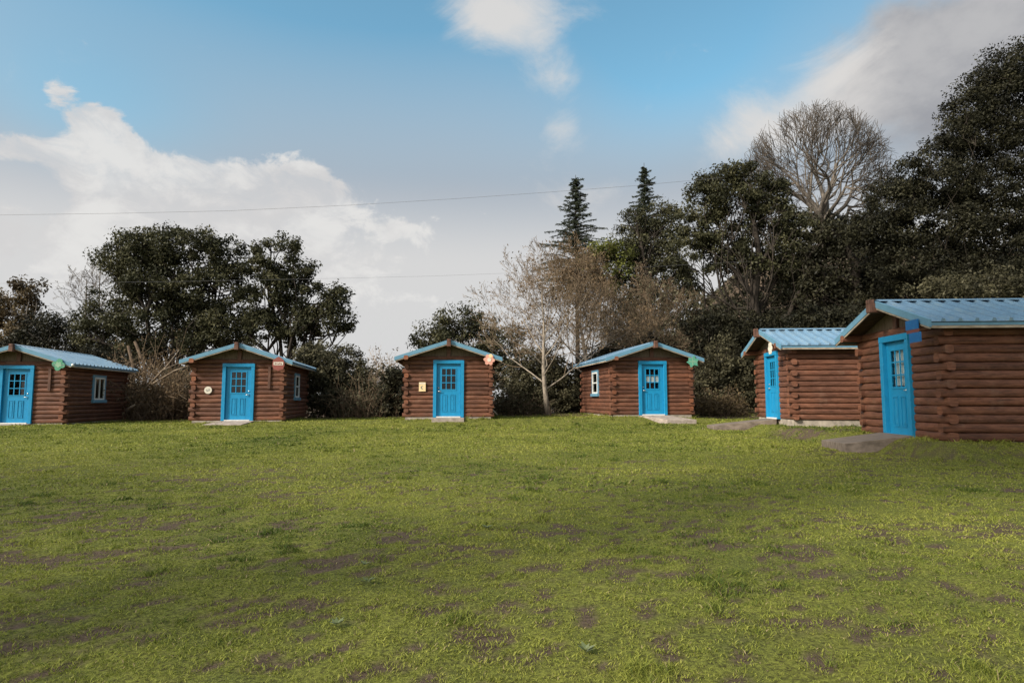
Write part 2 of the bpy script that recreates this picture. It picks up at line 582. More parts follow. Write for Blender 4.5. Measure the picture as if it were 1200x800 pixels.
def bare_tree(name, label, cat, group, base, height, spread, seed, bark, trunk_r=.13, lean=(0, 0), levels=4, kids=(9, 6, 5, 4),
              first=.22, up=.45, min_r=.007, twig_mat=None, wig=.13, leaf=None, leaf_n=0, leaf_ln=.1, dome=False, trunk_top=.95, cone=.75):
    """leafless tree: trunk with whorled limbs, branches and twigs; dome: crown of limbs that fan out to a rounded outline"""
    rng = np.random.default_rng(seed)
    base = np.array(base, float)
    root = empty(name, tuple(base))
    tag(root, label, cat, group)
    tb = MB(); cb = MB()
    tips = []
    top = np.array([lean[0], lean[1], height * trunk_top])
    tp = curve_pts((0, 0, -.1), top, 9, .02, rng)
    tr = [trunk_r * (1 - .88 * i / 8) + min_r for i in range(9)]
    tr[0] *= 1.35
    tb.tube(tp, tr, 8)

    def grow(p, d, L, r, lev):
        n = 5
        pts = [np.array(p)]
        dd = d / np.linalg.norm(d)
        for i in range(n):
            dd = dd + rng.normal(size=3) * wig + np.array([0, 0, up * .13])
            dd = dd / np.linalg.norm(dd)
            pts.append(pts[-1] + dd * L / n)
        rad = [max(min_r, r * (1 - .8 * i / n)) for i in range(n + 1)]
        (tb if lev == 0 else cb).tube(pts, rad, 5 if lev == 0 else (4 if lev == 1 else 3), tone=rng.random(), cap=False)
        if lev >= levels - 1:
            tips.append(pts[-1]); tips.append(pts[3])
            return
        for k in range(kids[lev + 1]):
            t = .25 + .75 * (k + rng.random()) / kids[lev + 1]
            i = min(n - 1, int(t * n)); f = t * n - i
            q = pts[i] + (pts[i + 1] - pts[i]) * f
            tang = (pts[i + 1] - pts[i]); tang = tang / np.linalg.norm(tang)
            perp = np.cross(tang, rng.normal(size=3)); perp = perp / np.linalg.norm(perp)
            ang = R(28 + 26 * rng.random())
            nd = tang * math.cos(ang) + perp * math.sin(ang)
            grow(q, nd, L * (.62 - .28 * t) * (.8 + .4 * rng.random()), rad[i] * .5, lev + 1)

    for k in range(kids[0]):
        t = first + (1 - first) * (k + .5 * rng.random()) / kids[0]
        i = min(7, int(t * 8)); f = t * 8 - i
        q = tp[i] + (tp[i + 1] - tp[i]) * f
        az = k * 2.4 + rng.random() * .6
        if dome:
            el = R(8 + 72 * ((k * .618) % 1.0) + 6 * rng.normal())
            L = height * spread * (.85 + .25 * rng.random())
        else:
            el = R(12 + 48 * t + 8 * rng.normal())
            L = height * spread * (1.0 - cone * t) * (.8 + .4 * rng.random())
        d = np.array([math.cos(az) * math.cos(el), math.sin(az) * math.cos(el), math.sin(el)])
        grow(q, d, L, tr[i] * (.55 if dome else .40), 0)
    tb.build("trunk", M[bark], root)
    cb.build("twigs", M[twig_mat or bark], root)
    if leaf and leaf_n:
        tips = np.array(tips)
        pick = tips[rng.integers(0, len(tips), leaf_n)]
        c = pick + rng.normal(size=(leaf_n, 3)) * .16
        l = leaf_ln * (.6 + .8 * rng.random(leaf_n))
        q = leaf_quads(c, rng.normal(size=(leaf_n, 3)), l, l * .6, np.clip(.5 + .22 * rng.normal(size=leaf_n), 0, 1), rng=rng)
        leaves_object("leaves", [q], LEAF[leaf], root)
    return root


def conifer(name, label, base, height, rmax, seed, start=.08, leaf="conifer", sparse=1.0, trunk_r=.22):
    rng = np.random.default_rng(seed)
    base = np.array(base, float)
    root = empty(name, tuple(base)); tag(root, label, "conifer", None)
    tb = MB()
    tb.tube([(0, 0, -.2), (.05, 0, height * .3), (-.04, .03, height * .65), (0, 0, height)], [trunk_r * 1.2, trunk_r * .8, trunk_r * .45, .02], 8)
    cs = []; ns = []; ds = []
    z = height * start
    while z < height * .985:
        t = z / height
        rr = rmax * (1 - t) ** .8 * (.72 + .5 * rng.random())
        nb = int(rng.integers(5, 8))
        a0 = rng.random() * 6.28
        for k in range(nb):
            a = a0 + k * 6.283 / nb + rng.normal() * .25
            L = max(.18, rr * (.40 + .8 * rng.random()))
            rise = .55 * L * (t - .35) + rng.normal() * .13 * L
            z_ = z; z = z_ + rng.normal() * .14; p0 = np.array([0, 0, z]); p1 = np.array([math.cos(a) * L, math.sin(a) * L, z + rise - .10 * L])
            mid = (p0 + p1) / 2 + np.array([0, 0, .07 * L])
            tb.tube([p0, mid, p1], [.012 + .016 * L, .01 + .008 * L, .006], 4, cap=False)
            m = int((22 + 42 * L) * sparse)
            s = rng.random(m) ** .7
            w = .16 + .26 * L * (1 - s) * .8
            pt = p0 + (p1 - p0) * s[:, None]
            pt[:, 2] += .14 * L * s * (1 - s) * 2
            side = np.array([-math.sin(a), math.cos(a), 0])
            q = rng.normal(size=m) * .5
            pt += side * (q * w)[:, None]
            pt[:, 2] += -abs(q) * w * .25 - rng.random(m) * .10
            cs.append(pt)
            ds.append(np.tile(p1 - p0, (m, 1)) / L + side * np.sign(q)[:, None] * .8 + np.array([0, 0, -.25]))
            nn = rng.normal(size=(m, 3)) * .5; nn[:, 2] += .8
            ns.append(nn)
            z = z_
        z += (.20 + .20 * (1 - t)) * height / 11.0 * .5
    c = np.concatenate(cs); n = np.concatenate(ns); d = np.concatenate(ds)
    l = .22 * (.5 + 1.0 * rng.random(len(c)))
    q = leaf_quads(c, n, l, l * .26, np.clip(.45 + .22 * rng.normal(size=len(c)), 0, 1), long_dir=d, rng=rng)
    tb.build("trunk", M["bark"], root)
    leaves_object("crown", [q], LEAF[leaf], root)
    return root


def dry_brush(name, label, group, x, y, w, h, seed, n=130, leaf="dry", leaf_n=2500, depth=None, mat="twig", arch=.5):
    rng = np.random.default_rng(seed)
    depth = depth or w * .7
    base = np.array([x, y, float(gz(x, y)) - .05])
    root = empty(name, tuple(base)); tag(root, label, "shrub", group)
    b = MB(); tips = []
    for i in range(n):
        p = np.array([rng.normal() * w * .26, rng.normal() * depth * .26, 0])
        d = np.array([rng.normal() * .45 + p[0] * .5 / w, rng.normal() * .4, 1.0]); d /= np.linalg.norm(d)
        L = h * (.45 + .65 * rng.random()) * (1 - .35 * min(1, abs(p[0]) / (w * .6)))
        pts = [p]
        for k in range(5):
            d = d + rng.normal(size=3) * .13 + np.array([0, 0, -arch * .12 * k])
            d /= np.linalg.norm(d)
            pts.append(pts[-1] + d * L / 5)
        r = .008 + .010 * rng.random()
        b.tube(pts, [r * (1 - .13 * k) for k in range(6)], 3, cap=False)
        for k in range(5):
            j = rng.integers(1, 5)
            dd = d * .5 + rng.normal(size=3) * .6; dd /= np.linalg.norm(dd)
            e = pts[j] + dd * L * .3 * rng.random()
            b.tube([pts[j], (pts[j] + e) / 2 + rng.normal(size=3) * .03, e], [r * .6, r * .5, .005], 3, cap=False)
            tips += [e, (pts[j] + e) / 2]
        tips += pts[1:]
    b.build("stems", M[mat], root)
    tips = np.array(tips)
    if leaf_n:
        c = tips[rng.integers(0, len(tips), leaf_n)] + rng.normal(size=(leaf_n, 3)) * .12
        c[:, 2] = np.maximum(c[:, 2], .03)
        l = .13 * (.5 + .9 * rng.random(leaf_n))
        q = leaf_quads(c, rng.normal(size=(leaf_n, 3)), l, l * .5, np.clip(.45 + .22 * rng.normal(size=leaf_n), 0, 1), rng=rng)
        leaves_object("leaves", [q], LEAF[leaf], root)
    return root


# ------------------------------------------------------------------ ground and grass
def build_ground():
    def axis(lo, hi, step, far, k=1.22):
        a = list(np.arange(lo, hi + 1e-6, step))
        s = step; p = hi; up_ = []
        while p < far: s *= k; p += s; up_.append(p)
        s = step; p = lo; dn = []
        while p > -far: s *= k; p -= s; dn.append(p)
        return np.array(dn[::-1] + a + up_)
    xs = axis(-14, 14, .11, 900); ys = axis(1.0, 30, .11, 900)
    X, Y = np.meshgrid(xs, ys, indexing="ij")
    Z = gz(X, Y)
    D = dirt(X, Y)
    fine = (np.abs(X) < 14.1) * (Y < 30.1) * (Y > .9)
    Z = Z + fine * (.035 * (fbm(X * 1.7, Y * 1.7, 3) - .5) - .018 * D + .02 * (fbm(X * 6, Y * 6, 2) - .5))
    nx, ny = X.shape
    v = np.stack([X, Y, Z], -1).reshape(-1, 3)
    i = np.arange(nx - 1)[:, None] * ny + np.arange(ny - 1)[None, :]
    q = np.stack([i, i + ny, i + ny + 1, i + 1], -1).reshape(-1)
    m, nt, b = new_mat("lawn_soil")
    da = attr(nt, "dirt")
    n1 = noise(nt, 42, 7, .78); n2 = noise(nt, 2.2, 4, .6); n3 = noise(nt, .22, 3, .5)
    soil = ramp(nt, n1.outputs["Fac"], [(.3, (.040, .028, .019)), (.55, (.100, .072, .050)), (.75, (.18, .135, .095))])
    turf = ramp(nt, n1.outputs["Fac"], [(.36, (.036, .028, .014)), (.48, (.112, .120, .026)), (.62, (.215, .228, .046))])
    turf2 = ramp(nt, n2.outputs["Fac"], [(.35, (.75, .78, .8)), (.65, (1.15, 1.12, 1.0))])
    tc = mixc(nt, .9, turf.outputs["Color"], turf2.outputs["Color"], "MULTIPLY")
    sub = N(nt, "ShaderNodeMath", operation="MULTIPLY_ADD"); sub.inputs[1].default_value = .9
    add = N(nt, "ShaderNodeMath", operation="SUBTRACT"); add.inputs[1].default_value = .5
    nt.links.new(n1.outputs["Fac"], add.inputs[0])
    nt.links.new(add.outputs[0], sub.inputs[0]); nt.links.new(da.outputs["Fac"], sub.inputs[2])
    fr = ramp(nt, sub.outputs[0], [(.12, (0, 0, 0)), (.5, (1, 1, 1))])
    c = mixc(nt, fr.outputs["Color"], tc, soil.outputs["Color"])
    nt.links.new(c, b.inputs["Base Color"])
    b.inputs["Roughness"].default_value = .9
    b.inputs["Specular IOR Level"].default_value = .12
    bump(nt, b, n1.outputs["Fac"], .7, .035)
    o = fast_mesh("ground", v, q, np.full((nx - 1) * (ny - 1), 4), None, m)
    a = o.data.attributes.new("dirt", "FLOAT", "POINT")
    a.data.foreach_set("value", D.reshape(-1).astype(np.float32))
    o.data.polygons.foreach_set("use_smooth", np.ones(len(o.data.polygons), bool))
    tag(o, kind="structure")
    return o


CABIN_SPOTS = {}      # filled before the grass is sown: centre, yaw


def ground_height(x, y):
    fine = (np.abs(x) < 14.1) * (y < 30.1) * (y > .9)
    return gz(x, y) + fine * (.035 * (fbm(x * 1.7, y * 1.7, 3) - .5) - .018 * dirt(x, y) + .02 * (fbm(x * 6, y * 6, 2) - .5))


def build_grass():
    rng = np.random.default_rng(3)
    bands = [(1.2, 3.0, 15000, .0040, .027), (3.0, 5.0, 9500, .0052, .029), (5.0, 8.0, 4800, .0080, .032), (8.0, 13.0, 2000, .0135, .037), (13.0, 20.0, 950, .023, .044), (20.0, 31.0, 440, .034, .052)]
    P = []
    for y0, y1, dens, w, h in bands:
        area = 0.5 * (y0 + y1) * 1.80 * (y1 - y0)
        n = int(dens * area)
        y = np.sqrt(rng.random(n) * (y1 ** 2 - y0 ** 2) + y0 ** 2)
        x = (rng.random(n) * 2 - 1) * (.90 * y + .3)
        # patchy: thin over bare earth, thicker on tussocks
        d = dirt(x, y)
        thick = .5 * fbm(x * 3.1 + 5, y * 3.1, 3) + .5 * fbm(x * 13 + 5, y * 13, 2)
        keep = rng.random(n) < np.clip((1 - 1.02 * d) * (-.15 + 1.9 * thick), 0, 1)
        for (cx, cy, th) in CABIN_SPOTS.values():
            lx = (x - cx) * math.cos(th) - (y - cy) * math.sin(th)
            ly = (x - cx) * math.sin(th) + (y - cy) * math.cos(th)
            keep &= ~((np.abs(lx) < 1.6) & (ly > 0) & (ly < 5.0))
        x, y, thick, d = x[keep], y[keep], thick[keep], d[keep]
        t = np.stack([x, y, thick, np.full(len(x), w), np.full(len(x), h), d], 1)
        P.append(t)
    # longer grass left standing along the foundations, where no mower reaches
    for (cx, cy, th) in CABIN_SPOTS.values():
        for (ax_, ay_, bx_, by_) in ((-1.62, -.10, 1.62, -.10), (1.66, -.1, 1.66, 5.0), (-1.66, -.1, -1.66, 5.0)):
            k = int(230 * math.hypot(bx_ - ax_, by_ - ay_))
            t = rng.random(k)
            lx = ax_ + (bx_ - ax_) * t; ly = ay_ + (by_ - ay_) * t
            o_ = np.abs(rng.normal(size=k)) * .10
            lx = lx + np.sign(ax_ + bx_) * o_; ly = ly - (ax_ != bx_) * o_
            ok = (fbm(t * 9 + cx, t * 0 + cy, 2) > .40) & ~((np.abs(lx) < .66) & (ly < 0))
            lx, ly = lx[ok], ly[ok]
            wx = cx + lx * math.cos(th) + ly * math.sin(th); wy = cy - lx * math.sin(th) + ly * math.cos(th)
            kk = len(wx)
            P.append(np.stack([wx, wy, np.full(kk, .75), np.full(kk, .016), .05 + .10 * rng.random(kk), np.zeros(kk)], 1))
    P = np.concatenate(P)
    n = len(P)
    x, y, thick, w, h, d = P.T
    z = ground_height(x, y) - .004
    tuss = sstep(.64, .80, fbm(x * 3.4 + 70, y * 3.4 + 30, 3))
    hh = .84 * h * (.22 + .55 * rng.random(n) ** 1.5) * (.6 + .9 * thick) * (1 + 1.6 * tuss)
    ww = w * (.6 + .8 * rng.random(n))
    az = rng.random(n) * 2 * math.pi
    lean = .5 + 1.3 * rng.random(n)
    az2 = rng.random(n) * 2 * math.pi
    dx = np.cos(az2) * lean * hh; dy = np.sin(az2) * lean * hh
    ax = np.cos(az) * ww * .5; ay = np.sin(az) * ww * .5
    V = np.empty((n, 5, 3))
    V[:, 0] = np.stack([x - ax, y - ay, z], 1)
    V[:, 1] = np.stack([x + ax, y + ay, z], 1)
    mx, my, mz = x + dx * .35, y + dy * .35, z + hh * .6
    V[:, 2] = np.stack([mx + ax * .8, my + ay * .8, mz], 1)
    V[:, 3] = np.stack([mx - ax * .8, my - ay * .8, mz], 1)
    V[:, 4] = np.stack([x + dx, y + dy, z + hh], 1)
    b = np.arange(n)[:, None] * 5
    loops = (b + np.array([0, 1, 2, 3, 3, 2, 4])[None, :]).reshape(-1)
    sizes = np.tile([4, 3], n)
    patch = fbm(x * .5 + 9, y * .5 + 4, 3)
    tone = np.clip(.5 + 1.1 * (patch - .5) + .17 * rng.normal(size=n) - .25 * tuss + .10 * d, 0, 1)
    dry = rng.random(n) < .035
    tone = np.where(dry, 1.0, tone * .9)
    m, nt, bs = new_mat("grass_blades")
    t = attr(nt, "tone")
    r = ramp(nt, t.outputs["Fac"], [(0, (.066, .098, .018)), (.3, (.158, .182, .032)), (.55, (.242, .258, .046)), (.9, (.315, .312, .070)), (1, (.31, .25, .13))])
    nt.links.new(r.outputs["Color"], bs.inputs["Base Color"])
    bs.inputs["Roughness"].default_value = .6
    bs.inputs["Specular IOR Level"].default_value = .15
    tl = N(nt, "ShaderNodeBsdfTranslucent"); nt.links.new(r.outputs["Color"], tl.inputs["Color"])
    mxs = N(nt, "ShaderNodeMixShader"); mxs.inputs[0].default_value = .35
    nt.links.new(bs.outputs[0], mxs.inputs[1]); nt.links.new(tl.outputs[0], mxs.inputs[2])
    nt.links.new(mxs.outputs[0], nt.nodes["Material Output"].inputs["Surface"])
    o = fast_mesh("grass", V.reshape(-1, 3), loops, sizes, np.repeat(tone, 2), m)
    tag(o, "short yellow-green grass with bare earthy patches covering the lawn", "grass", kind="stuff")
    print("grass blades", n)


# ------------------------------------------------------------------ cabins
W = 3.15; L = 5.0; HW = W / 2
PITCH_LOG = .163; NLOG = 14


def cabin(key, centre, yaw_deg, z0, label, zf=.09, handle=1, window_side=(1,), window_kind="hung", curtain=None, seed=0):
    random.seed(seed * 31 + 5)
    th = R(yaw_deg)
    root = empty("log_cabin", (centre[0], centre[1], z0), -th)
    tag(root, label, "cabin", "small brown log cabins round the lawn")
    # foundation
    b = MB()
    b.span((-HW - .03, -.06, -.45), (HW + .03, L + .06, zf - .002), bev=.01)
    b.build("foundation", M["concrete"], root)
    fl = MB(); fl.span((-HW + .12, .12, zf), (HW - .12, L - .12, zf + .03)); fl.build("floor", M["interior"], root)
    rv, rh = .0822, .082
    dz0, dz1 = zf, zf + 2.13
    fw = .575                                   # half width of the door frame
    win_y = L / 2; wz = zf + 1.32; ww2, wh2 = .46, .46
    zs = [zf + PITCH_LOG * (i + .5) for i in range(NLOG)]

    def tone(): return min(.88, max(.02, random.gauss(.46, .22)))
    # front and back walls, with every second course passing the corner
    for yy, door in ((0, True), (L, False)):
        b = MB()
        for i, z in enumerate(zs):
            through = i % 2 == 0
            e = HW + (.155 + random.uniform(-.02, .02) if through else -.09)
            jy = yy + random.uniform(-.006, .006)
            tn = tone()
            if door and z - rv < dz1 - .03:
                b.log((-e, jy, z), (-fw + .03, jy, z), rh, rv, tn, endtone=.8)
                b.log((fw - .03, jy, z), (e, jy, z), rh, rv, tn + .03, endtone=.8)
            else:
                b.log((-e, jy, z), (e, jy, z), rh, rv, tn, endtone=.8)
        b.build("log_wall", M["log"], root)
    for sx in (-1, 1):
        b = MB()
        has = sx in window_side
        for i, z in enumerate(zs):
            through = i % 2 == 1
            e = (.155 + random.uniform(-.02, .02)) if through else -.09
            if i == NLOG - 1: e = .50
            jx = sx * HW + random.uniform(-.006, .006)
            tn = tone()
            et = min(.98, random.uniform(.7, .98))
            if has and abs(z - wz) < wh2 + .02:
                b.log((jx, -e, z), (jx, win_y - ww2, z), rh, rv, tn, endtone=et)
                b.log((jx, win_y + ww2, z), (jx, L + e, z), rh, rv, tn, endtone=et)
            else:
                b.log((jx, -e, z), (jx, L + e, z), rh, rv, tn, endtone=et)
        b.build("log_wall", M["log"], root)
    ztop = zf + PITCH_LOG * NLOG
    zr = zf + 2.84                              # top of the roof sheet at the ridge
    slope = .325
    ex = 1.96                                    # eave half width
    y0, y1 = -.46, L + .42

    def zroof(x): return zr - slope * abs(x)
    # gables
    for yy, sgn in ((0, 1), (L, -1)):
        b = MB()
        xg = (zr - .07 - ztop + .03) / slope
        b.prism([(-xg, ztop - .03), (xg, ztop - .03), (0, zr - .07)], yy - .02, yy + .02)
        b.build("gable_panel", M["gable"], root)
        k = MB()
        k.span((-.075, yy - .085 * sgn if sgn > 0 else yy - .0, ztop - .015), (.075, yy + .0 if sgn > 0 else yy + .085, zr - .12), bev=.008)
        k.build("king_post", M["trim_brown"], root)
    b = MB()
    b.span((-.075, -.62, zr - .23), (.075, L + .50, zr - .035), tone=.5, bev=.012)
    b.span((-.07, -.62, zr - .04), (.07, y0 - .035, zr + .05), tone=.5, bev=.01)
    b.build("ridge_beam", M["trim_brown"], root)
    # roof: ribbed metal sheet, boards beneath, rake and eave boards
    cs = math.cos(math.atan(slope)); ln = ex / cs
    for sx in (-1, 1):
        prof = []
        y = y0; pitch = .29
        nrib = int(round((y1 - y0) / pitch)); pitch = (y1 - y0) / nrib
        for i in range(nrib):
            a = y0 + i * pitch
            prof += [(a, 0), (a + pitch * .62, 0), (a + pitch * .68, .050), (a + pitch * .86, .050), (a + pitch * .92, 0)]
        prof.append((y1, 0))
        vs = []; fs = []
        n = len(prof)
        for t in (0.006, 1.0):
            for (py, ph) in prof:
                x = sx * (ex + .03) * t
                vs.append((x + sx * ph * .26, py, zr - slope * (ex + .03) * t + ph))
        for (py, ph) in prof: vs.append((sx * (ex + .03), py, zr - slope * (ex + .03) - .010))
        for (py, ph) in prof: vs.append((sx * .012, py, zr - .014))
        for i in range(n - 1):
            fs.append((i, i + 1, n + i + 1, n + i)); fs.append((n + i, n + i + 1, 2 * n + i + 1, 2 * n + i))
            fs.append((3 * n + i, 2 * n + i, 2 * n + i + 1, 3 * n + i + 1))
        b = MB(); b.add(vs, fs)
        rp = b.build("roof", M["roof"], root)
        b = MB()
        b.add([(sx * .08, y0 + .03, zr - .022 - slope * .08), (sx * (ex - .03), y0 + .03, zr - .022 - slope * (ex - .03)), (sx * (ex - .03), y1 - .03, zr - .022 - slope * (ex - .03)), (sx * .08, y1 - .03, zr - .022 - slope * .08),
               (sx * .08, y0 + .03, zr - .06 - slope * .08), (sx * (ex - .03), y0 + .03, zr - .06 - slope * (ex - .03)), (sx * (ex - .03), y1 - .03, zr - .06 - slope * (ex - .03)), (sx * .08, y1 - .03, zr - .06 - slope * .08)],
              [(0, 1, 2, 3), (7, 6, 5, 4), (0, 4, 5, 1), (1, 5, 6, 2), (2, 6, 7, 3), (3, 7, 4, 0)])
        b.build("roof_boards", M["deck"], root)
        for yy in (y0, y1):
            q0, q1 = (yy - .03, yy + .015) if yy == y0 else (yy - .015, yy + .03)
            b = MB()
            xa, xb = sx * .078, sx * (ex + .035)
            def rk(x, dz): return (x, zr - slope * abs(x) + dz)
            b.prism([rk(xa, .036), rk(xb, .036), rk(xb, -.105), rk(xa, -.105)], q0, q1)
            b.build("rake_board", M["blue_trim"], root)
            b = MB()
            b.prism([rk(xa, -.108), rk(xb - sx * .02, -.108), rk(xb - sx * .02, -.145), rk(xa, -.145)], q0 + .012, q1 - .006)
            b.build("rake_strip", M["pale_wood"], root)
        ze = zr - slope * ex
        b = MB(); b.span((sx * (ex - .028), y0 + .018, ze - .085), (sx * (ex + .004), y1 - .018, ze - .030)); b.build("eave_board", M["blue_trim"], root)
        b = MB(); b.span((sx * (ex - .05), y0 + .018, ze - .135), (sx * (ex - .004), y1 - .018, ze - .088)); b.build("eave_strip", M["pale_wood"], root)
    b = MB()
    for sx in (-1, 1):
        b.add([(0, y0 + .02, zr + .060), (sx * .15, y0 + .02, zr + .052 - slope * .15), (sx * .15, y1 + .01, zr + .052 - slope * .15), (0, y1 + .01, zr + .060)], [(0, 1, 2, 3)])
    rc = b.build("ridge_cap", M["roof"], root)
    # door frame and door
    b = MB()
    fy0, fy1 = -.145, .06
    jw = .125
    b.span((-fw, fy0, dz0 - .01), (-fw + jw, fy1, dz1 - .13), bev=.006)
    b.span((fw - jw, fy0, dz0 - .01), (fw, fy1, dz1 - .13), bev=.006)
    b.span((-fw - .005, fy0 - .004, dz1 - .13), (fw + .005, fy1, dz1), bev=.006)
    b.build("door_frame", M["blue"], root)
    th_ = MB(); th_.span((-fw + jw + .001, fy0 - .03, dz0 - .012), (fw - jw - .001, fy1 - .02, dz0 + .028), bev=.006); th_.build("threshold", M["white"], root)
    dw = fw - jw - .004
    dtop = dz1 - .134; dbot = dz0 + .032
    dy0, dy1 = -.055, -.01
    gx = .285; gb = dbot + .98; gt = dtop - .16
    d = MB()
    d.span((-dw, dy0, dbot), (-gx, dy1, dtop), bev=.004); d.span((gx, dy0, dbot), (dw, dy1, dtop), bev=.004)
    d.span((-gx, dy0, gt), (gx, dy1, dtop)); d.span((-gx, dy0, dbot), (gx, dy1, gb))
    door = d.build("door", M["blue"], root)
    p = MB()
    for sx in (-1, 1):
        c0, c1 = (.055, .245)
        xa, xb = sorted((sx * c0, sx * c1))
        za, zb = dbot + .17, gb - .17
        p.span((xa, dy0 - .014, za), (xa + .022, dy0 + .002, zb)); p.span((xb - .022, dy0 - .014, za), (xb, dy0 + .002, zb))
        p.span((xa + .0225, dy0 - .014, za), (xb - .0225, dy0 + .002, za + .022)); p.span((xa + .0225, dy0 - .014, zb - .022), (xb - .0225, dy0 + .002, zb))
        p.span((xa + .05, dy0 - .010, za + .05), (xb - .05, dy0 + .002, zb - .05), bev=.006)
    p.build("door_moulding", M["blue"], door)
    g = MB()
    fr = .028
    g.span((-gx - .012, dy0 - .012, gb - .012), (-gx + fr, dy0 + .004, gt + .012)); g.span((gx - fr, dy0 - .012, gb - .012), (gx + .012, dy0 + .004, gt + .012))
    g.span((-gx + fr, dy0 - .0115, gb - .012), (gx - fr, dy0 + .004, gb + fr)); g.span((-gx + fr, dy0 - .0115, gt - fr), (gx - fr, dy0 + .004, gt + .012))
    for k in (1, 2):
        x = -gx + 2 * gx * k / 3
        g.span((x - .014, dy0 - .009, gb + fr), (x + .014, dy0 + .012, gt - fr))
        z = gb + (gt - gb) * k / 3
        g.span((-gx + fr, dy0 - .007, z - .014), (gx - fr, dy0 + .010, z + .014))
    g.build("glazing_bars", M["blue"], door)
    g = MB(); g.span((-gx, dy0 + .018, gb), (gx, dy0 + .022, gt)); g.build("pane", M["clear_glass" if curtain else "glass"], door)
    hx = handle * (dw - .07)
    h = MB()
    h.tube([(hx, dy0 - .002, dbot + .93), (hx, dy0 - .02, dbot + .93), (hx, dy0 - .05, dbot + .93), (hx - handle * .05, dy0 - .056, dbot + .93), (hx - handle * .11, dy0 - .05, dbot + .925)], [.032, .026, .018, .014, .011], 8)
    h.build("handle", M["metal"], door)
    h = MB(); h.tube([(hx, dy0 - .002, dbot + 1.06), (hx, dy0 - .022, dbot + 1.06)], [.028, .026], 10); h.build("deadbolt", M["metal"], door)
    if curtain == "lace":
        c = MB(); n = 40; vs = []; fs = []
        for i in range(n + 1):
            x = -gx + 2 * gx * i / n
            yy = .02 + .018 * math.sin(i * 1.9) + .008 * math.sin(i * 4.3)
            vs += [(x, yy, gb + .05), (x, yy, gt + .02)]
        for i in range(n): fs.append((2 * i, 2 * i + 2, 2 * i + 3, 2 * i + 1))
        c.add(vs, fs, .5, True); c.build("curtain", M["curtain"], door)
    if curtain == "half":
        c = MB()
        hgt = (gt - gb) / 3
        c.add([(-gx + .02, dy0 + .030, gb + hgt * .95), (gx - .02, dy0 + .030, gb + hgt * 1.05), (gx - .02, dy0 + .034, gb + hgt * 2.0), (-gx + .02, dy0 + .034, gb + hgt * 1.85)], [(0, 1, 2, 3)])
        c.build("pale_sheet", M["white"], door)  # pale sheet behind the middle row of door panes
    # side windows
    for sx in window_side:
        xo = sx * HW
        t = MB()
        o0, o1 = sorted((xo + sx * .02, xo + sx * .108))
        i0, i1 = ww2 - .0, ww2 + .10
        t.span((o0, win_y - i1, wz - wh2), (o1, win_y - i0 + .03, wz + wh2), bev=.005); t.span((o0, win_y + i0 - .03, wz - wh2), (o1, win_y + i1, wz + wh2), bev=.005)
        t.span((o0, win_y - i1 - .01, wz + wh2), (o1, win_y + i1 + .01, wz + wh2 + .09), bev=.005)
        o2 = (o0 - .06, o1) if sx < 0 else (o0, o1 + .06)
        t.span((o2[0], win_y - i1 - .03, wz - wh2 - .12), (o2[1], win_y + i1 + .03, wz - wh2), bev=.005)
        trim = t.build("window", M["blue_trim"], root)
        f = MB()
        a0, a1 = sorted((xo + sx * .035, xo + sx * .122))
        wi = ww2 - .031; hi = wh2 - .002; fwid = .065
        f.span((a0, win_y - wi, wz - hi), (a1, win_y - wi + fwid, wz + hi)); f.span((a0, win_y + wi - fwid, wz - hi), (a1, win_y + wi, wz + hi))
        f.span((a0, win_y - wi + fwid, wz - hi), (a1, win_y + wi - fwid, wz - hi + fwid)); f.span((a0, win_y - wi + fwid, wz + hi - fwid), (a1, win_y + wi - fwid, wz + hi))
        if window_kind == "hung":
            f.span((a0 + .004, win_y - wi + fwid, wz - .028), (a1 - .004, win_y + wi - fwid, wz + .028))
        else:
            f.span((a0 + .004, win_y - .028, wz - hi + fwid), (a1 - .004, win_y + .028, wz + hi - fwid))
        f.build("window_frame", M["white"], trim)
        g = MB()
        g0, g1 = sorted((xo + sx * .085, xo + sx * .09))
        g.span((g0, win_y - wi + .02, wz - hi + .02), (g1, win_y + wi - .02, wz + hi - .02)); g.build("pane", M["glass"], trim)
    return root


def local(key, x, y, z):
    """point in a cabin's own axes turned into world"""
    cx, cy, th, z0 = CABINS[key]
    return (cx + x * math.cos(th) + y * math.sin(th), cy - x * math.sin(th) + y * math.cos(th), z0 + z)


SPEC = {
    "clover": dict(centre=(-18.29, 23.75), yaw=-9.0, z0=-.165, handle=1, window_side=(1,), window_kind="slider",
                   label="brown log cabin with a green clover-shaped sign under its blue roof, cut by the edge"),
    "crimson": dict(centre=(-10.28, 24.16), yaw=-8.6, z0=-.07, handle=1, window_side=(1,), window_kind="hung",
                    label="brown log cabin with a red sign at its eave and a round cream plaque"),
    "pink": dict(centre=(-2.39, 24.2), yaw=-5.0, z0=.055, handle=-1, window_side=(), window_kind="hung",
                 label="brown log cabin with a pink flower sign and a small yellow notice beside its door"),
    "leaf": dict(centre=(5.56, 25.5), yaw=-7.0, z0=.105, handle=-1, window_side=(-1,), window_kind="hung",
                 label="brown log cabin with a green leaf sign and a pale sheet in its door glass"),
    "daisy": dict(centre=(8.49, 20.68), yaw=94.0, z0=-.01, handle=-1, window_side=(1,), window_kind="hung", zf=.21,
                  label="brown log cabin seen side on, with a white flower sign and a long wooden ramp"),
    "square": dict(centre=(8.22, 13.53), yaw=94.0, z0=-.04, handle=1, window_side=(), window_kind="hung", curtain="lace", zf=.07,
                   label="nearest and largest brown log cabin, with pale curtained door glass and square blue sign"),
}
SPEC["leaf"]["curtain"] = "half"
CABINS = {}
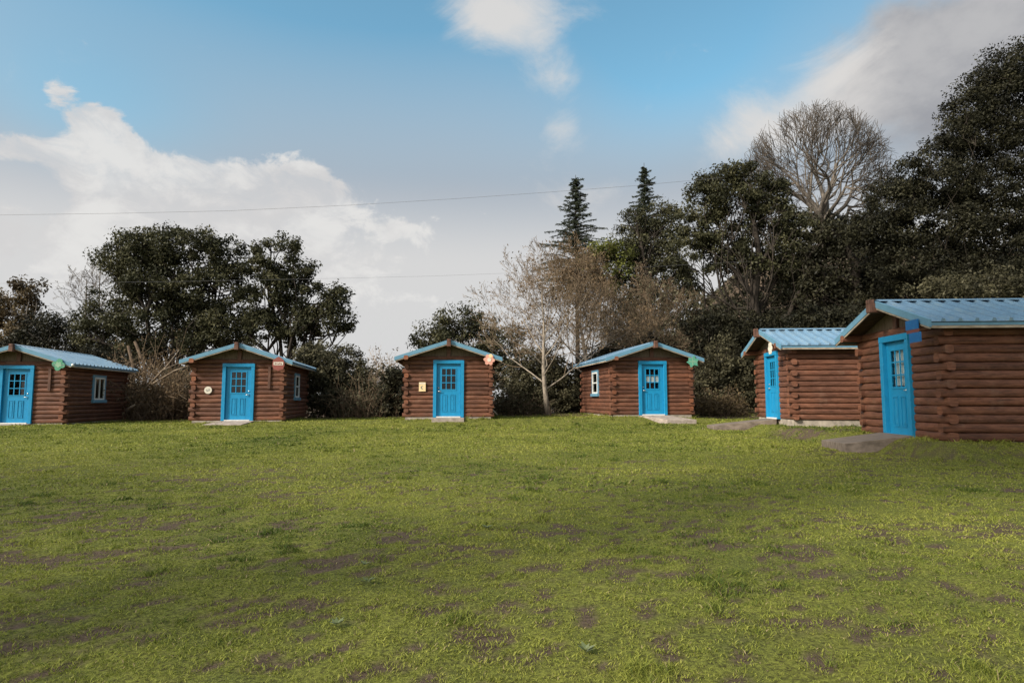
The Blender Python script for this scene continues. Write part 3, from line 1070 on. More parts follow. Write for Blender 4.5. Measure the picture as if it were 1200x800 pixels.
for i, (k, s) in enumerate(SPEC.items()):
    CABINS[k] = (s["centre"][0], s["centre"][1], R(s["yaw"]), s["z0"])
    CABIN_SPOTS[k] = (s["centre"][0], s["centre"][1], R(s["yaw"]))
    cabin(k, s["centre"], s["yaw"], s["z0"], s["label"], s.get("zf", .09), s["handle"], s["window_side"], s["window_kind"], s.get("curtain"), i)


# ------------------------------------------------------------------ signs, notices, boards
def flat_sign(name, key, poly, x, y, z, mat, label, cat, thick=.02, extra=None):
    cx, cy, th, z0 = CABINS[key]
    p = local(key, x, y, z)
    b = MB(); b.prism(poly, -thick, 0)
    if extra:
        root = empty(name, p, -th); tag(root, label, cat)
        b.build("board", mat, root)
        for nm, polys, m, off in extra:
            e = MB()
            for q in polys: e.prism(q, -thick - off, -thick + .002)
            e.build(nm, m, root)
        return root
    o = b.build(name, mat); o.location = p; o.rotation_euler = (0, 0, -th)
    tag(o, label, cat)
    return o


def flower(r, n, k=.28, ph=0.0, m=72, inner=None):
    return [((r * (1 - k + k * abs(math.cos(n * a / 2 + ph)) * 1.0)) * math.cos(a), (r * (1 - k + k * abs(math.cos(n * a / 2 + ph)))) * math.sin(a)) for a in [2 * math.pi * i / m for i in range(m)]]


def disc(r, cx=0, cz=0, n=24):
    return [(cx + r * math.cos(2 * math.pi * i / n), cz + r * math.sin(2 * math.pi * i / n)) for i in range(n)]


def rect(x0, z0, x1, z1):
    return [(x0, z0), (x1, z0), (x1, z1), (x0, z1)]


S_GREEN = paint("green_sign_paint", (.07, .27, .16), (.20, .32, .23), .5, .5, .7)
S_TEAL = paint("teal_sign_paint", (.08, .30, .20), (.22, .34, .27), .5, .5, .7)
S_PALEGREEN = paint("pale_green_sign_paint", (.25, .38, .26), (.12, .36, .2), .5, .5, .7)
S_RED = paint("red_sign_paint", (.25, .07, .055), (.19, .085, .07), .5, .5, .7)
S_PINK = paint("pink_sign_paint", (.64, .30, .22), (.68, .42, .35), .5, .5, .7)
S_WHITE = paint("cream_sign_paint", (.66, .60, .50), (.5, .46, .38), .5, .5, .7)
S_YELLOW = paint("yellow_notice", (.78, .57, .30), (.72, .60, .42), .6, .5, .7)
S_GREY = paint("grey_ink", (.12, .15, .15), (.2, .22, .22), .6, .5, .7)
S_BLUE = paint("deep_blue_sign_paint", (.008, .11, .31), (.012, .15, .34), .45, .5, .7)
S_REDBAR = paint("dull_red_paint", (.16, .05, .045), (.12, .05, .04), .5, .5, .7)

SY = -.515
pos = dict(x=1.50, z=2.20)
flat_sign("clover_sign", "clover", flower(.225, 4, .34, .4), 1.58, SY, 2.24, S_GREEN, "green clover-shaped sign hung under the eave of the cabin cut by the edge", "sign",
          extra=[("leaf_edge", [flower(.11, 5, .3, .9), ], S_PALEGREEN, .006), ("stripe", [rect(-.2, -.03, .2, .0)], S_GREY, .004)])
flat_sign("shield_sign", "crimson", [(-.17, -.20), (-.05, -.235), (0, -.27), (.05, -.235), (.17, -.20), (.22, -.05), (.20, .12), (.10, .21), (0, .27), (-.1, .21), (-.2, .12), (-.22, -.05)],
          1.50, SY, 2.20, S_RED, "red lobed sign with a white lettered band hung at a cabin eave", "sign",
          extra=[("name_band", [rect(-.17, -.05, .17, .065)], S_WHITE, .006),
                 ("lettering", [rect(-.13 + .056 * i, -.025 + .012 * (i % 2), -.13 + .056 * i + .03, .035 - .01 * (i % 3)) for i in range(5)] + [rect(-.13, -.006, .124, .006)], S_RED, .010)])
flat_sign("flower_sign", "pink", flower(.215, 6, .30, 0.3), 1.50, SY, 2.22, S_PINK, "pink six-petalled flower sign with pale centre hung at a cabin eave", "sign",
          extra=[("flower_centre", [disc(.075)], S_WHITE, .008), ("petal", [disc(.07, .05, .15)], S_YELLOW, .004)])
flat_sign("leaf_sign", "leaf", [(-.26, -.02), (-.17, .03), (-.16, .16), (-.04, .13), (.06, .25), (.12, .12), (.25, .10), (.18, -.03), (.20, -.17), (.06, -.13), (-.08, -.24), (-.12, -.12)],
          1.50, SY, 2.18, S_TEAL, "green leaf-shaped sign hung at the eave of the cabin with a pale sheet in its door", "sign",
          extra=[("leaf_vein", [rect(-.15, -.015, .14, .015), rect(-.012, -.15, .012, .14)], S_PALEGREEN, .005)])
pet = [disc(.075, .12 * math.cos(a), .12 * math.sin(a), 14) for a in [2 * math.pi * i / 6 for i in range(6)]]
flat_sign("daisy_sign", "daisy", disc(.10), 1.28, SY, 2.36, S_WHITE, "white daisy sign hanging above the door of the cabin with the ramp", "sign", extra=[("petal", pet, S_WHITE, .006)])
flat_sign("square_sign", "square", rect(-.23, .03, .19, .21), 1.52, SY, 2.13, S_BLUE, "square deep blue two-panel sign with red bar beside the nearest door", "sign",
          extra=[("crossbar", [rect(-.21, -.035, .23, .029)], S_REDBAR, -.004), ("lower_panel", [rect(-.13, -.22, .29, -.036)], S_BLUE, .0)])
flat_sign("round_plaque", "crimson", disc(.135, n=32), -1.06, -.11, 1.22, S_WHITE, "round cream plaque with grey figures on the red-signed cabin's log wall", "plaque",
          extra=[("figures", [rect(-.06, -.055, -.02, -.04), rect(-.06, -.012, -.02, .003), rect(-.035, -.04, -.02, -.012), rect(-.06, .003, -.045, .03), rect(.0, -.05, .014, .04), rect(.04, -.03, .055, .03), rect(.04, .03, .07, .042)], S_GREY, .004)])
flat_sign("paper_notice", "pink", rect(-.125, -.17, .125, .17), -.98, -.105, 1.22, S_YELLOW, "small yellow notice with grey emblem pinned on the pink-flower cabin's logs", "notice",
          extra=[("heading", [rect(-.11, .10, .11, .155)], S_WHITE, .003),
                 ("emblem", [[(.06 * math.cos(a) - .0, .06 * math.sin(a) - .03) for a in np.linspace(.7, 5.4, 16)] + [(.035 * math.cos(a) + .012, .035 * math.sin(a) - .03) for a in np.linspace(5.2, .9, 16)]], S_GREY, .003)])
for key, lab in (("clover", "thin dark upright board fixed to the clover-sign cabin's front logs"), ("crimson", "thin dark upright board fixed to the red-sign cabin's front logs")):
    flat_sign("wall_board", key, rect(-.045, -.42, .045, .42), 1.10, -.10, 1.70, M["trim_brown"], lab, "board", .03)
b = MB(); b.tube([(0, 0, 0), (.07, -.05, -.03)], [.03, .045], 10); b.tube([(0, .04, 0), (0, -.0, 0)], [.05, .045], 10)
o = b.build("flood_light", M["white"]); o.location = local("clover", 2.02, SY + .02, 2.24); tag(o, "small white flood light on the roof corner beside the clover sign", "light")


# ------------------------------------------------------------------ steps and ramps
def slab(name, key, poly, ztop, zbot, mat, label, cat):
    cx, cy, th, z0 = CABINS[key]
    n = len(poly)
    b = MB()
    vs = [(x, y, zt) for (x, y, zt) in poly] + [(x, y, zt - .28) for (x, y, zt) in poly]
    fs = [tuple(range(n)), tuple(range(2 * n - 1, n - 1, -1))] + [((i + 1) % n, i, n + i, n + (i + 1) % n) for i in range(n)]
    b.add(vs, fs)
    o = b.build(name, mat); o.location = (cx, cy, z0); o.rotation_euler = (0, 0, -th)
    bev = o.modifiers.new("bevel", "BEVEL"); bev.width = .008; bev.segments = 1; bev.limit_method = "ANGLE"
    tag(o, label, cat, "door steps of the cabins")
    return o


slab("door_step", "clover", [(-.75, -.16, .085), (.62, -.16, .085), (.40, -1.0, .02), (-1.2, -1.0, .02)], 0, -.5, M["slab"], "flat grey slab in front of the door with the clover sign above", "step")
slab("door_step", "crimson", [(-.60, -.16, .085), (.66, -.16, .085), (.42, -1.15, -.02), (-.92, -1.15, -.02)], 0, -.5, M["slab"], "wide grey slab at the door of the red-sign cabin", "step")
slab("door_step", "pink", [(-.60, -.16, .075), (.58, -.16, .075), (.58, -.62, .065), (-.60, -.62, .065)], 0, -.5, M["slab"], "square grey concrete step at the pink-flower cabin's door", "step")
slab("door_step", "leaf", [(-.56, -.16, .08), (.58, -.16, .08), (1.25, -1.35, -.06), (.10, -1.35, -.06)], 0, -.5, M["slab"], "slanting grey slab leading off the green-leaf cabin's door", "step")
slab("door_ramp", "daisy", [(-.50, -.16, .20), (.50, -.16, .20), (.46, -2.1, -.02), (-.46, -2.1, -.02)], 0, -.5, M["ramp_wood"], "long sloping wooden ramp up to the door below the white daisy sign", "ramp")
slab("door_step", "square", [(-.66, -.17, .125), (.62, -.17, .125), (.56, -1.45, -.045), (-.62, -1.45, -.045)], 0, -.5, M["ramp_wood"], "broad muddy brown slab before the nearest cabin's door", "step")

build_ground()
build_grass()

# ------------------------------------------------------------------ trees and shrubs
GRP = "evergreen trees behind the cabins"
leafy_tree("oak_tree", "big round dark oak behind the two cabins with clover and red signs", "tree", GRP, 38,
           [(152, 305, 34, 36), (170, 292, 34, 28), (205, 288, 40, 27), (250, 298, 36, 30), (275, 315, 28, 26), (180, 335, 52, 32), (240, 340, 52, 36), (128, 372, 38, 28), (190, 380, 58, 28), (262, 382, 42, 26), (110, 388, 22, 16), (175, 408, 40, 18), (232, 405, 46, 20)],
           "oak", 205, 21, density=1.05, trunk_r=.42, gaps=.22, crad=.58)
leafy_tree("oak_tree", "narrower open oak with a drooping side limb, joined to the big round oak", "tree", GRP, 37,
           [(322, 300, 32, 26), (345, 325, 24, 26), (318, 345, 36, 32), (360, 352, 32, 24), (388, 352, 24, 18), (396, 378, 22, 14), (345, 385, 36, 20), (372, 375, 26, 18), (300, 385, 28, 22)],
           "oak", 330, 22, density=.85, trunk_r=.32, gaps=.38, crad=.50)
leafy_tree("gum_tree", "distant brownish gum tree with flat layered crown above the clover-sign cabin", "tree", None, 58,
           [(30, 336, 20, 8), (10, 348, 24, 10), (42, 350, 22, 10), (15, 368, 34, 12), (50, 366, 16, 9), (8, 392, 45, 20), (-30, 360, 40, 28)],
           "gum", 18, 23, density=.75, trunk_r=.3, gaps=.35, crad=.75, ln=.28, bark="grey_bark")
leafy_tree("evergreen_tree", "low dark evergreen showing over the clover-sign cabin's roof", "tree", GRP, 44,
           [(62, 385, 30, 22), (40, 402, 30, 18), (85, 402, 32, 22), (20, 412, 32, 18), (108, 410, 24, 20), (150, 415, 30, 22)], "dark", 70, 24, density=1.0, trunk_r=.22)
for i, (u, top, sp) in enumerate(((112, 304, .30), (84, 318, .32))):
    p = at(u, top, 62); g = float(gz(p[0], 62))
    bare_tree("bare_tree", ["tall pale leafless tree beside the big oak, faint on the sky", "second pale leafless tree, between gum tree and big oak"][i], "tree", None,
              (p[0] + 2.5, 62, g), p[2] - g, sp, 40 + i, "grey_bark", trunk_r=.16, lean=(-2.0 + i, 0), levels=4, kids=(11, 6, 4, 3), first=.45, min_r=.012, cone=.5)
leafy_tree("evergreen_tree", "bushy olive evergreen rising behind the pink-flower cabin", "tree", GRP, 41,
           [(535, 378, 34, 17), (505, 395, 26, 18), (560, 385, 24, 18), (540, 405, 48, 22), (585, 405, 30, 22), (555, 430, 50, 25)], "oak", 545, 25, density=1.0, trunk_r=.22, gaps=.15)
conifer("conifer_tree", "slim pointed conifer standing behind the pale leafless tree", (at(677, 468, 56)[0], 56, float(gz(at(677, 468, 56)[0], 56))), at(677, 205, 56)[2] - float(gz(at(677, 468, 56)[0], 56)), 6.6, 31, start=.5)
conifer("conifer_tree", "conifer with narrow spire rising out of the broad dark evergreen", (at(760, 468, 57)[0], 57, float(gz(at(760, 468, 57)[0], 57))), at(759, 191, 57)[2] - float(gz(at(760, 468, 57)[0], 57)), 5.0, 32, start=.5)
leafy_tree("evergreen_tree", "broad dark evergreen wrapped round the foot of the conifer's spire", "tree", GRP, 47,
           [(742, 262, 22, 20), (768, 252, 26, 18), (785, 275, 24, 26), (735, 295, 28, 28), (775, 310, 38, 36), (735, 340, 32, 30), (770, 365, 42, 32), (800, 330, 24, 30), (760, 400, 55, 28)],
           "oak", 762, 26, density=1.0, trunk_r=.35, gaps=.12)
leafy_tree("sapling_tree", "small yellow-green leafy tree beside the slim conifer", "tree", None, 45, [(706, 290, 15, 11), (700, 305, 22, 15), (722, 302, 16, 14), (715, 325, 24, 18)], "yellow", 708, 27, density=.9, trunk_r=.12, ln=.2, gaps=.2)
leafy_tree("oak_tree", "spreading oak with sky holes, between the leaf-sign cabin and the round bare tree", "tree", GRP, 34,
           [(838, 212, 28, 20), (868, 208, 34, 18), (822, 238, 26, 24), (900, 228, 30, 20), (860, 245, 44, 26), (905, 255, 34, 26), (935, 268, 26, 26), (815, 275, 24, 24), (850, 288, 38, 24), (800, 300, 18, 22), (895, 295, 40, 28), (855, 312, 26, 18), (925, 310, 30, 24)],
           "oak", 892, 28, density=.9, trunk_r=.36, gaps=.30, crad=.46, fork=.55, limb_k=.5, ln=.155,
           big_limbs=((((888, 470), (890, 400), (884, 350), (890, 300), (882, 250)), .30, .12), (((889, 398), (905, 380), (925, 368), (934, 345), (952, 325)), .17, .08), (((886, 352), (868, 325), (850, 305), (838, 270)), .14, .06), (((890, 310), (908, 285), (915, 255)), .12, .05), (((884, 360), (862, 362), (840, 348), (815, 352)), .08, .03)))


def dome_tree(name, label, base, fork, centre, rx, ry, rz, seed):
    """leafless tree whose limbs fan out from one fork to a rounded, even crown"""
    rng = np.random.default_rng(seed)
    base = np.array(base, float); fork = np.array(fork, float) - base; centre = np.array(centre, float) - base
    R3 = np.array([rx, ry, rz])
    root = empty(name, tuple(base)); tag(root, label, "tree")
    tb = MB(); cb = MB()
    tp = curve_pts((0, 0, -.2), fork, 8, .03, rng)
    tb.tube(tp, [.46 - .025 * i for i in range(8)], 8)

    def surf(d, f): return centre + d * R3 * f

    def jit(d, a):
        q = d + rng.normal(size=3) * a
        q[2] = max(q[2], -.12)
        return q / np.linalg.norm(q)
    n1 = 13
    for i in range(n1):
        zz = .06 + .92 * ((i + .5) / n1); az = i * 2.399 + rng.random() * .3
        rr = math.sqrt(max(0, 1 - zz * zz))
        d1 = np.array([math.cos(az) * rr, math.sin(az) * rr, zz])
        e1 = surf(d1, .48)
        l1 = curve_pts(fork, e1, 6, .07, rng, -.03)
        tb.tube(l1, [.19 - .022 * k for k in range(6)], 6, cap=False)
        for j in range(6):
            d2 = jit(d1, .26); s1 = l1[int(rng.integers(3, 6))]
            l2 = curve_pts(s1, surf(d2, .70 + .1 * rng.random()), 5, .07, rng)
            tb.tube(l2, [.060 - .009 * k for k in range(5)], 5, cap=False)
            for k in range(6):
                d3 = jit(d2, .15); s2 = l2[int(rng.integers(2, 5))]
                l3 = curve_pts(s2, surf(d3, .90 + .07 * rng.random()), 4, .07, rng)
                cb.tube(l3, [.026, .022, .018, .014], 3, cap=False)
                for m in range(5):
                    d4 = jit(d3, .085); s3 = l3[int(rng.integers(1, 4))]
                    l4 = curve_pts(s3, surf(d4, .94 + .10 * rng.random()), 3, .07, rng)
                    cb.tube(l4, [.015, .013, .010], 3, cap=False)
    tb.build("trunk", M["grey_bark"], root)
    cb.build("twigs", M["grey_twig"], root)


b_ = at(975, 468, 44)
dome_tree("bare_tree", "leafless grey tree with a wide domed crown of twigs above the evergreens", (b_[0], 44, float(gz(b_[0], 44)) - .1), at(966, 262, 44), at(957, 246, 44), 5.6, 5.2, 7.5, 51)
leafy_tree("oak_tree", "giant dark evergreen oak towering behind the nearest cabin at the edge", "tree", GRP, 29,
           [(1192, 75, 36, 34), (1165, 98, 32, 28), (1205, 130, 60, 50), (1132, 130, 30, 24), (1150, 160, 45, 34), (1112, 170, 30, 24), (1175, 215, 70, 55), (1110, 215, 50, 38), (1065, 212, 32, 24), (1050, 240, 36, 26), (1095, 265, 60, 40), (1170, 285, 70, 50),
            (1035, 270, 36, 28), (1060, 310, 50, 32), (1130, 330, 70, 36), (1200, 345, 70, 45), (1265, 120, 70, 80, 2), (1290, 240, 80, 90, 2), (1240, 320, 70, 60, 2), (1010, 262, 22, 20)],
           "dark", 1120, 29, density=1.0, trunk_r=.45, crad=.50, ln=.125, per=150, limb_k=.10, limbs=.8)
leafy_tree("oak_tree", "dark leaning oak whose trunk shows above the gap between the two side cabins", "tree", GRP, 33,
           [(962, 285, 32, 24), (985, 270, 30, 24), (950, 312, 28, 24), (992, 305, 40, 26), (955, 340, 32, 18), (1030, 340, 44, 26), (985, 352, 30, 16)],
           "dark", 1002, 30, density=.8, trunk_r=.34, gaps=.25, crad=.5, limb_k=.5, big_limbs=((((1010, 470), (1006, 390), (1002, 345), (1004, 315), (990, 285), (975, 270)), .34, .15), (((1003, 335), (985, 325), (968, 330), (955, 345)), .12, .05), (((1004, 320), (1020, 300), (1030, 280)), .15, .06)))
leafy_tree("oak_tree", "shaded evergreen deep in the wood behind the white-daisy cabin", "tree", GRP, 43,
           [(900, 335, 50, 28), (960, 345, 50, 30), (1010, 320, 55, 35), (880, 375, 55, 30), (950, 385, 60, 30), (1080, 340, 70, 40), (1150, 340, 80, 45), (1020, 385, 60, 30), (840, 390, 40, 26)],
           "dark", 940, 33, density=.75, trunk_r=.35, crad=.7, ln=.22)

# the two leafless trees in front
b0 = at(643, 487, 28.3)
bare_tree("bare_tree", "slender pale-trunked leafless tree between the pink-flower and leaf-sign cabins", "tree", None, (b0[0], 28.3, float(gz(b0[0], 28.3))), 5.7, .86, 61, "pale_bark",
          trunk_r=.115, lean=(-.3, .1), levels=5, kids=(17, 6, 5, 3, 2), first=.20, up=.75, min_r=.0055, wig=.10, twig_mat="tan_twig", leaf="dry", leaf_n=500, leaf_ln=.10, cone=.62)
b1 = at(703, 487, 31.5)
bare_tree("bare_tree", "tan twiggy tree with a leaning grey trunk and a few brown leaves", "tree", None, (b1[0], 31.5, float(gz(b1[0], 31.5))), 5.9, .82, 62, "grey_bark",
          trunk_r=.15, lean=(-1.1, .3), levels=4, kids=(22, 8, 7, 6), first=.30, up=.3, min_r=.0065, twig_mat="tan_twig", leaf="dry", leaf_n=5200, leaf_ln=.13, cone=.55)
b2 = at(752, 487, 34)
bare_tree("bare_tree", "low lichen-grey twiggy tree above the leaf-sign cabin's roof", "tree", None, (b2[0], 34, float(gz(b2[0], 34))), 5.6, .72, 63, "grey_bark",
          trunk_r=.13, lean=(.6, .2), levels=4, kids=(20, 8, 6, 6), first=.3, up=.2, min_r=.007, twig_mat="tan_twig", leaf="moss", leaf_n=3200, leaf_ln=.12, cone=.5)

# unseen evergreens added behind the camera to shade the nearest cabin and lawn
for i, (x, y, zc_, r_) in enumerate(((-9.2, -1.2, 15.4, 2.9), (-26.5, -12.5, 14.5, 2.8), (-30.0, -7.5, 13.5, 3.0))):
    rr_ = np.random.default_rng(300 + i)
    wl = [(np.array([x + rr_.normal() * r_ * .35, y + rr_.normal() * r_ * .35, zc_ + k * r_ * .55]), np.array([r_, r_, r_ * .7]) * (.75 + .25 * rr_.random())) for k in (-1.3, -.6, 0, .7, 1.4)]
    leafy_tree("evergreen_tree", ["unseen evergreen added to shade the nearest cabin", "tall evergreen outside the view, shading the lawn's lower corner",
               "unseen evergreen added to shade the lawn before the clover-sign cabin"][i], "tree", "unseen trees added for shade", 0, [], "dark", 0, 310 + i, world=wl, base=np.array([x, y, float(gz(x, y)) - .1]),
               density=1.0, trunk_r=.4, gaps=.1, crad=.7, ln=.34, per=44, fork=.6)

SH = "shrubs behind the cabins"


def bush(label, Y, lobes, leaf, tu, seed, **kw):
    a = dict(density=1.15, ln=.14, crad=.42, per=95, trunk_r=.07, fork=.3, shell=.4, limbs=1.2)
    a.update(kw)
    r = leafy_tree("shrub", label, "shrub", SH, Y, lobes, leaf, tu, seed, **a)
    return r


bush("large dark green shrub filling the space beyond the red-sign cabin", 31, [(392, 425, 34, 28), (372, 448, 34, 30), (412, 450, 30, 30), (395, 474, 48, 22), (360, 425, 20, 26), (428, 470, 22, 20)], "bush", 395, 71)
bush("dark rounded shrub touching the pink-flower cabin's log ends", 30, [(462, 450, 20, 26), (455, 474, 28, 18), (478, 465, 16, 24)], "dark", 462, 72)
bush("dark shrub behind the pale leafless tree's trunk", 32, [(612, 440, 28, 30), (640, 455, 32, 34), (610, 472, 36, 20), (665, 465, 30, 26), (645, 428, 24, 22)], "bush", 632, 73)
bush("dark shrub behind the leaf-sign cabin's windowed wall", 33, [(690, 445, 30, 34), (720, 425, 34, 30), (680, 472, 34, 20), (760, 420, 40, 26), (730, 455, 50, 36)], "dark", 700, 74)
bush("tall leafy shrub between the leaf-sign cabin and the ramp", 31, [(845, 425, 30, 28), (835, 455, 28, 24), (868, 440, 26, 30), (850, 470, 40, 16), (875, 465, 22, 20)], "bush", 850, 75)
bush("tall dark shrub above the ramp, behind the white-daisy cabin", 33, [(835, 385, 40, 26), (875, 395, 40, 28), (905, 400, 40, 30), (820, 415, 28, 22), (890, 440, 40, 30), (940, 410, 50, 36)], "dark", 880, 76)
bush("dark shrub showing above the roof between the two side cabins", 27, [(960, 372, 34, 14), (1000, 368, 30, 16), (1050, 372, 50, 20), (990, 400, 60, 30), (1100, 380, 60, 24)], "dark", 1000, 77, density=1.0)
bush("shrub low in the shade beyond the nearest cabin's roof", 25, [(1120, 345, 50, 20), (1180, 340, 50, 24), (1150, 380, 80, 30), (1230, 350, 50, 30)], "bush", 1150, 78, density=1.0)
bush("dusky low shrub at the foot of the brush beside the red-sign cabin", 31.5, [(208, 448, 16, 16), (200, 470, 26, 16), (222, 465, 14, 20), (165, 476, 30, 12)], "bush", 205, 79, density=.8)
bush("dark shrub behind the clover-sign cabin's roof edge", 34, [(120, 425, 34, 20), (155, 430, 26, 18), (80, 430, 40, 16), (30, 430, 50, 18)], "dark", 110, 80, density=.9)
BG = "dry brown brush between the cabins"
dry_brush("dry_brush", "tall dry brown brush between the clover-sign and red-sign cabins", BG, at(178, 480, 30)[0], 30, 2.8, 4.3, 81, n=230, leaf_n=4600, mat="tan_twig")
dry_brush("dry_brush", "low dry brush hugging the rear corner of the clover-sign cabin", BG, at(152, 480, 31)[0], 31, 1.8, 3.2, 82, n=140, leaf_n=2600, mat="tan_twig")
dry_brush("dry_brush", "dry brush touching the log ends of the red-sign cabin", BG, at(215, 480, 30.5)[0], 30.5, 1.7, 3.0, 83, n=140, leaf_n=2400, mat="tan_twig")
dry_brush("dry_brush", "light tan brush in the gap before the pink-flower cabin", BG, at(440, 480, 34)[0], 34, 2.6, 4.0, 84, n=200, leaf_n=4200, mat="dead")
dry_brush("dry_brush", "thin pale twiggy brush, tallest in the gap before the pink-flower cabin", BG, at(462, 480, 36)[0], 36, 1.8, 4.4, 85, n=130, leaf_n=900, mat="dead")
dry_brush("dry_brush", "grey-tan brush in front of the large dark green shrub", BG, at(425, 480, 29.6)[0], 29.6, 2.6, 2.2, 88, n=130, leaf="bush", leaf_n=1500, mat="tan_twig")
dry_brush("dry_brush", "dull brown brush at the foot of the tan twiggy tree", BG, at(600, 480, 30)[0], 30, 2.2, 1.7, 86, n=110, leaf="bush", leaf_n=2600)
dry_brush("dry_brush", "brown leafy brush on the bank left of the ramp", BG, at(842, 480, 29)[0], 29, 2.4, 1.5, 87, n=110, leaf="gum", leaf_n=2600)

# leaning dead branches and sticks
def stick(name, label, pts, r0, r1, mat="dead"):
    base = pts[0]
    b = MB(); n = len(pts)
    b.tube([tuple(q - p for q, p in zip(pt, base)) for pt in pts], [r0 + (r1 - r0) * i / (n - 1) for i in range(n)], 7)
    o = b.build(name, M[mat]); o.location = base
    tag(o, label, "branch", "fallen branches")
    return o


for i, (a, m_, c) in enumerate((((166, 462), (192, 435), (210, 410)), ((168, 458), (190, 436), (212, 424)), ((178, 450), (205, 436), (228, 426)))):
    Y = 29.0 - .15 * i
    stick("dead_branch", ["steepest of the leaning dead branches in the brush beside the red-sign cabin", "middle leaning dead branch, crossing the dry brush", "flattest leaning dead branch, tip near the red-sign cabin's roof"][i],
          [at(*a, Y), at(m_[0], m_[1] - 2, Y + .2), at(*c, Y + .3)], .045, .02)
stick("dead_branch", "short thick pale branch lying by the clover-sign cabin's rear corner", [at(147, 481, 28.4), at(152, 478, 28.3), at(158, 474, 28.3)], .06, .045)
stick("dead_branch", "short pale stick leaning beside the pink-flower cabin's corner", [at(583, 486, 25.2), at(580, 483, 25.2), at(577, 480, 25.2)], .03, .03, "pale_wood")
for i, (a, c) in enumerate((((170, 430), (158, 400)), ((156, 428), (150, 405)))):
    Y = 33
    stick("tree_stem", ["taller brown stem rising from the brush under the big oak", "shorter brown stem nearer the clover-sign cabin's roof"][i], [(at(*a, Y)[0], Y, float(gz(at(*a, Y)[0], Y)) - .05), at(*a, Y), at(*c, Y)], .11, .07, "twig")

# power cables
def cable(label, pts, Y, r=.0065):
    b = MB()
    ws = [at(u, v, Y) for u, v in pts]
    out = []
    for i in range(len(ws) - 1):
        for k in range(10):
            t = k / 10
            out.append([p + (q - p) * t for p, q in zip(ws[i], ws[i + 1])])
    out.append(list(ws[-1]))
    base = out[0]
    b.tube([tuple(q - p for q, p in zip(pt, base)) for pt in out], [r] * len(out), 6)
    o = b.build("power_cable", M["cable"]); o.location = base
    tag(o, label, "cable", "overhead cables")


cable("upper overhead cable sagging across the whole sky to the trees", [(-200, 255), (0, 252), (140, 250), (270, 247), (410, 240.5), (540, 232.5), (640, 225.5), (740, 218), (850, 208)], 31.5)
cable("lower faint overhead cable crossing in front of the big oak", [(-200, 333), (0, 332), (200, 330), (400, 326), (505, 323.5), (700, 316), (880, 306)], 32.5, .0042)

# far wood behind everything on the open side
rng = np.random.default_rng(91)
n = 700
cx = rng.random(n) * 230 - 130; cy = 78 + rng.random(n) * 16
hgt = 3.0 + 3.0 * fbm(cx * .12, cx * 0 + 3, 3)
cz = gz(cx, cy) + rng.random(n) * hgt
q = clump_leaves(np.stack([cx, cy, cz], 1), .9 + 1.3 * rng.random(n), 46, .55, .55, rng, .45 + .2 * rng.normal(size=n))
o = leaves_object("woods", [q], LEAF["bush"], None)
tag(o, "dim distant wood closing off the view behind the trees", "wood", kind="stuff")

# a few broad weeds in the lawn
for i, (u, v) in enumerate(((428, 664), (430, 684), (394, 735), (686, 766), (570, 620))):
    d = ray(u, v)
    t = 2.0
    for _ in range(40):
        pz = float(ground_height(np.array([d[0] * t]), np.array([d[1] * t]))[0])
        t = (pz - ZC) / d[2]
    x, y = d[0] * t, d[1] * t
    r_ = np.random.default_rng(200 + i)
    m = 9
    az = np.arange(m) * 2.4
    ln = .035 + .03 * r_.random(m)
    c = np.stack([np.cos(az) * ln * .5, np.sin(az) * ln * .5, .022 + .012 * r_.random(m)], 1)
    nn = np.stack([-np.cos(az) * .5, -np.sin(az) * .5, np.ones(m)], 1)
    q = leaf_quads(c, nn, ln, ln * .42, np.clip(.6 + .2 * r_.normal(size=m), 0, 1), long_dir=np.stack([np.cos(az), np.sin(az), .2 + 0 * az], 1) * 4, rng=r_)
    o = leaves_object("lawn_weed", [q], LEAF["pale"], None)
    o.location = (x, y, float(ground_height(np.array([x]), np.array([y]))[0]))
    tag(o, ["pale rosette weed, upper of a close pair in the grass", "pale rosette weed, lower of a close pair in the grass", "pale weed low in the foreground grass beside a green tussock", "pale weed at the front of the lawn under the pink-flower cabin",
            "small pale weed in the thin grass below the pink-flower cabin's step"][i], "weed", "weeds in the lawn")

# ------------------------------------------------------------------ sky and sun
SUN_AZ = math.atan2(-.80, -.60)       # compass angle of the sun from +Y towards +X
SUN_EL = R(33)
sd = Vector((math.sin(SUN_AZ) * math.cos(SUN_EL), math.cos(SUN_AZ) * math.cos(SUN_EL), math.sin(SUN_EL)))
sl = bpy.data.lights.new("sun", "SUN")
sl.energy = 3.7; sl.angle = R(9); sl.color = (1.0, .93, .82)
so = bpy.data.objects.new("sun", sl); col.objects.link(so)
so.rotation_euler = sd.to_track_quat("Z", "Y").to_euler()
so.location = (-20, -15, 25)

w = bpy.data.worlds.new("World"); scene.world = w; w.use_nodes = True
nt = w.node_tree
bg = nt.nodes["Background"]
STR = .1
bg.inputs["Strength"].default_value = STR
sky = N(nt, "ShaderNodeTexSky"); sky.sky_type = "NISHITA"; sky.sun_disc = False
sky.sun_elevation = SUN_EL; sky.sun_rotation = SUN_AZ % (2 * math.pi)
sky.air_density = 1.0; sky.dust_density = .6; sky.ozone_density = 1.5
tc = N(nt, "ShaderNodeTexCoord")
sep = N(nt, "ShaderNodeSeparateXYZ"); nt.links.new(tc.outputs["Generated"], sep.inputs[0])


def mth(op, a, b=None, c=None, clamp=False):
    n = nt.nodes.new("ShaderNodeMath"); n.operation = op; n.use_clamp = clamp
    for i, v in enumerate((a, b, c)):
        if v is None: continue
        if isinstance(v, (int, float)): n.inputs[i].default_value = v
        else: nt.links.new(v, n.inputs[i])
    return n.outputs[0]


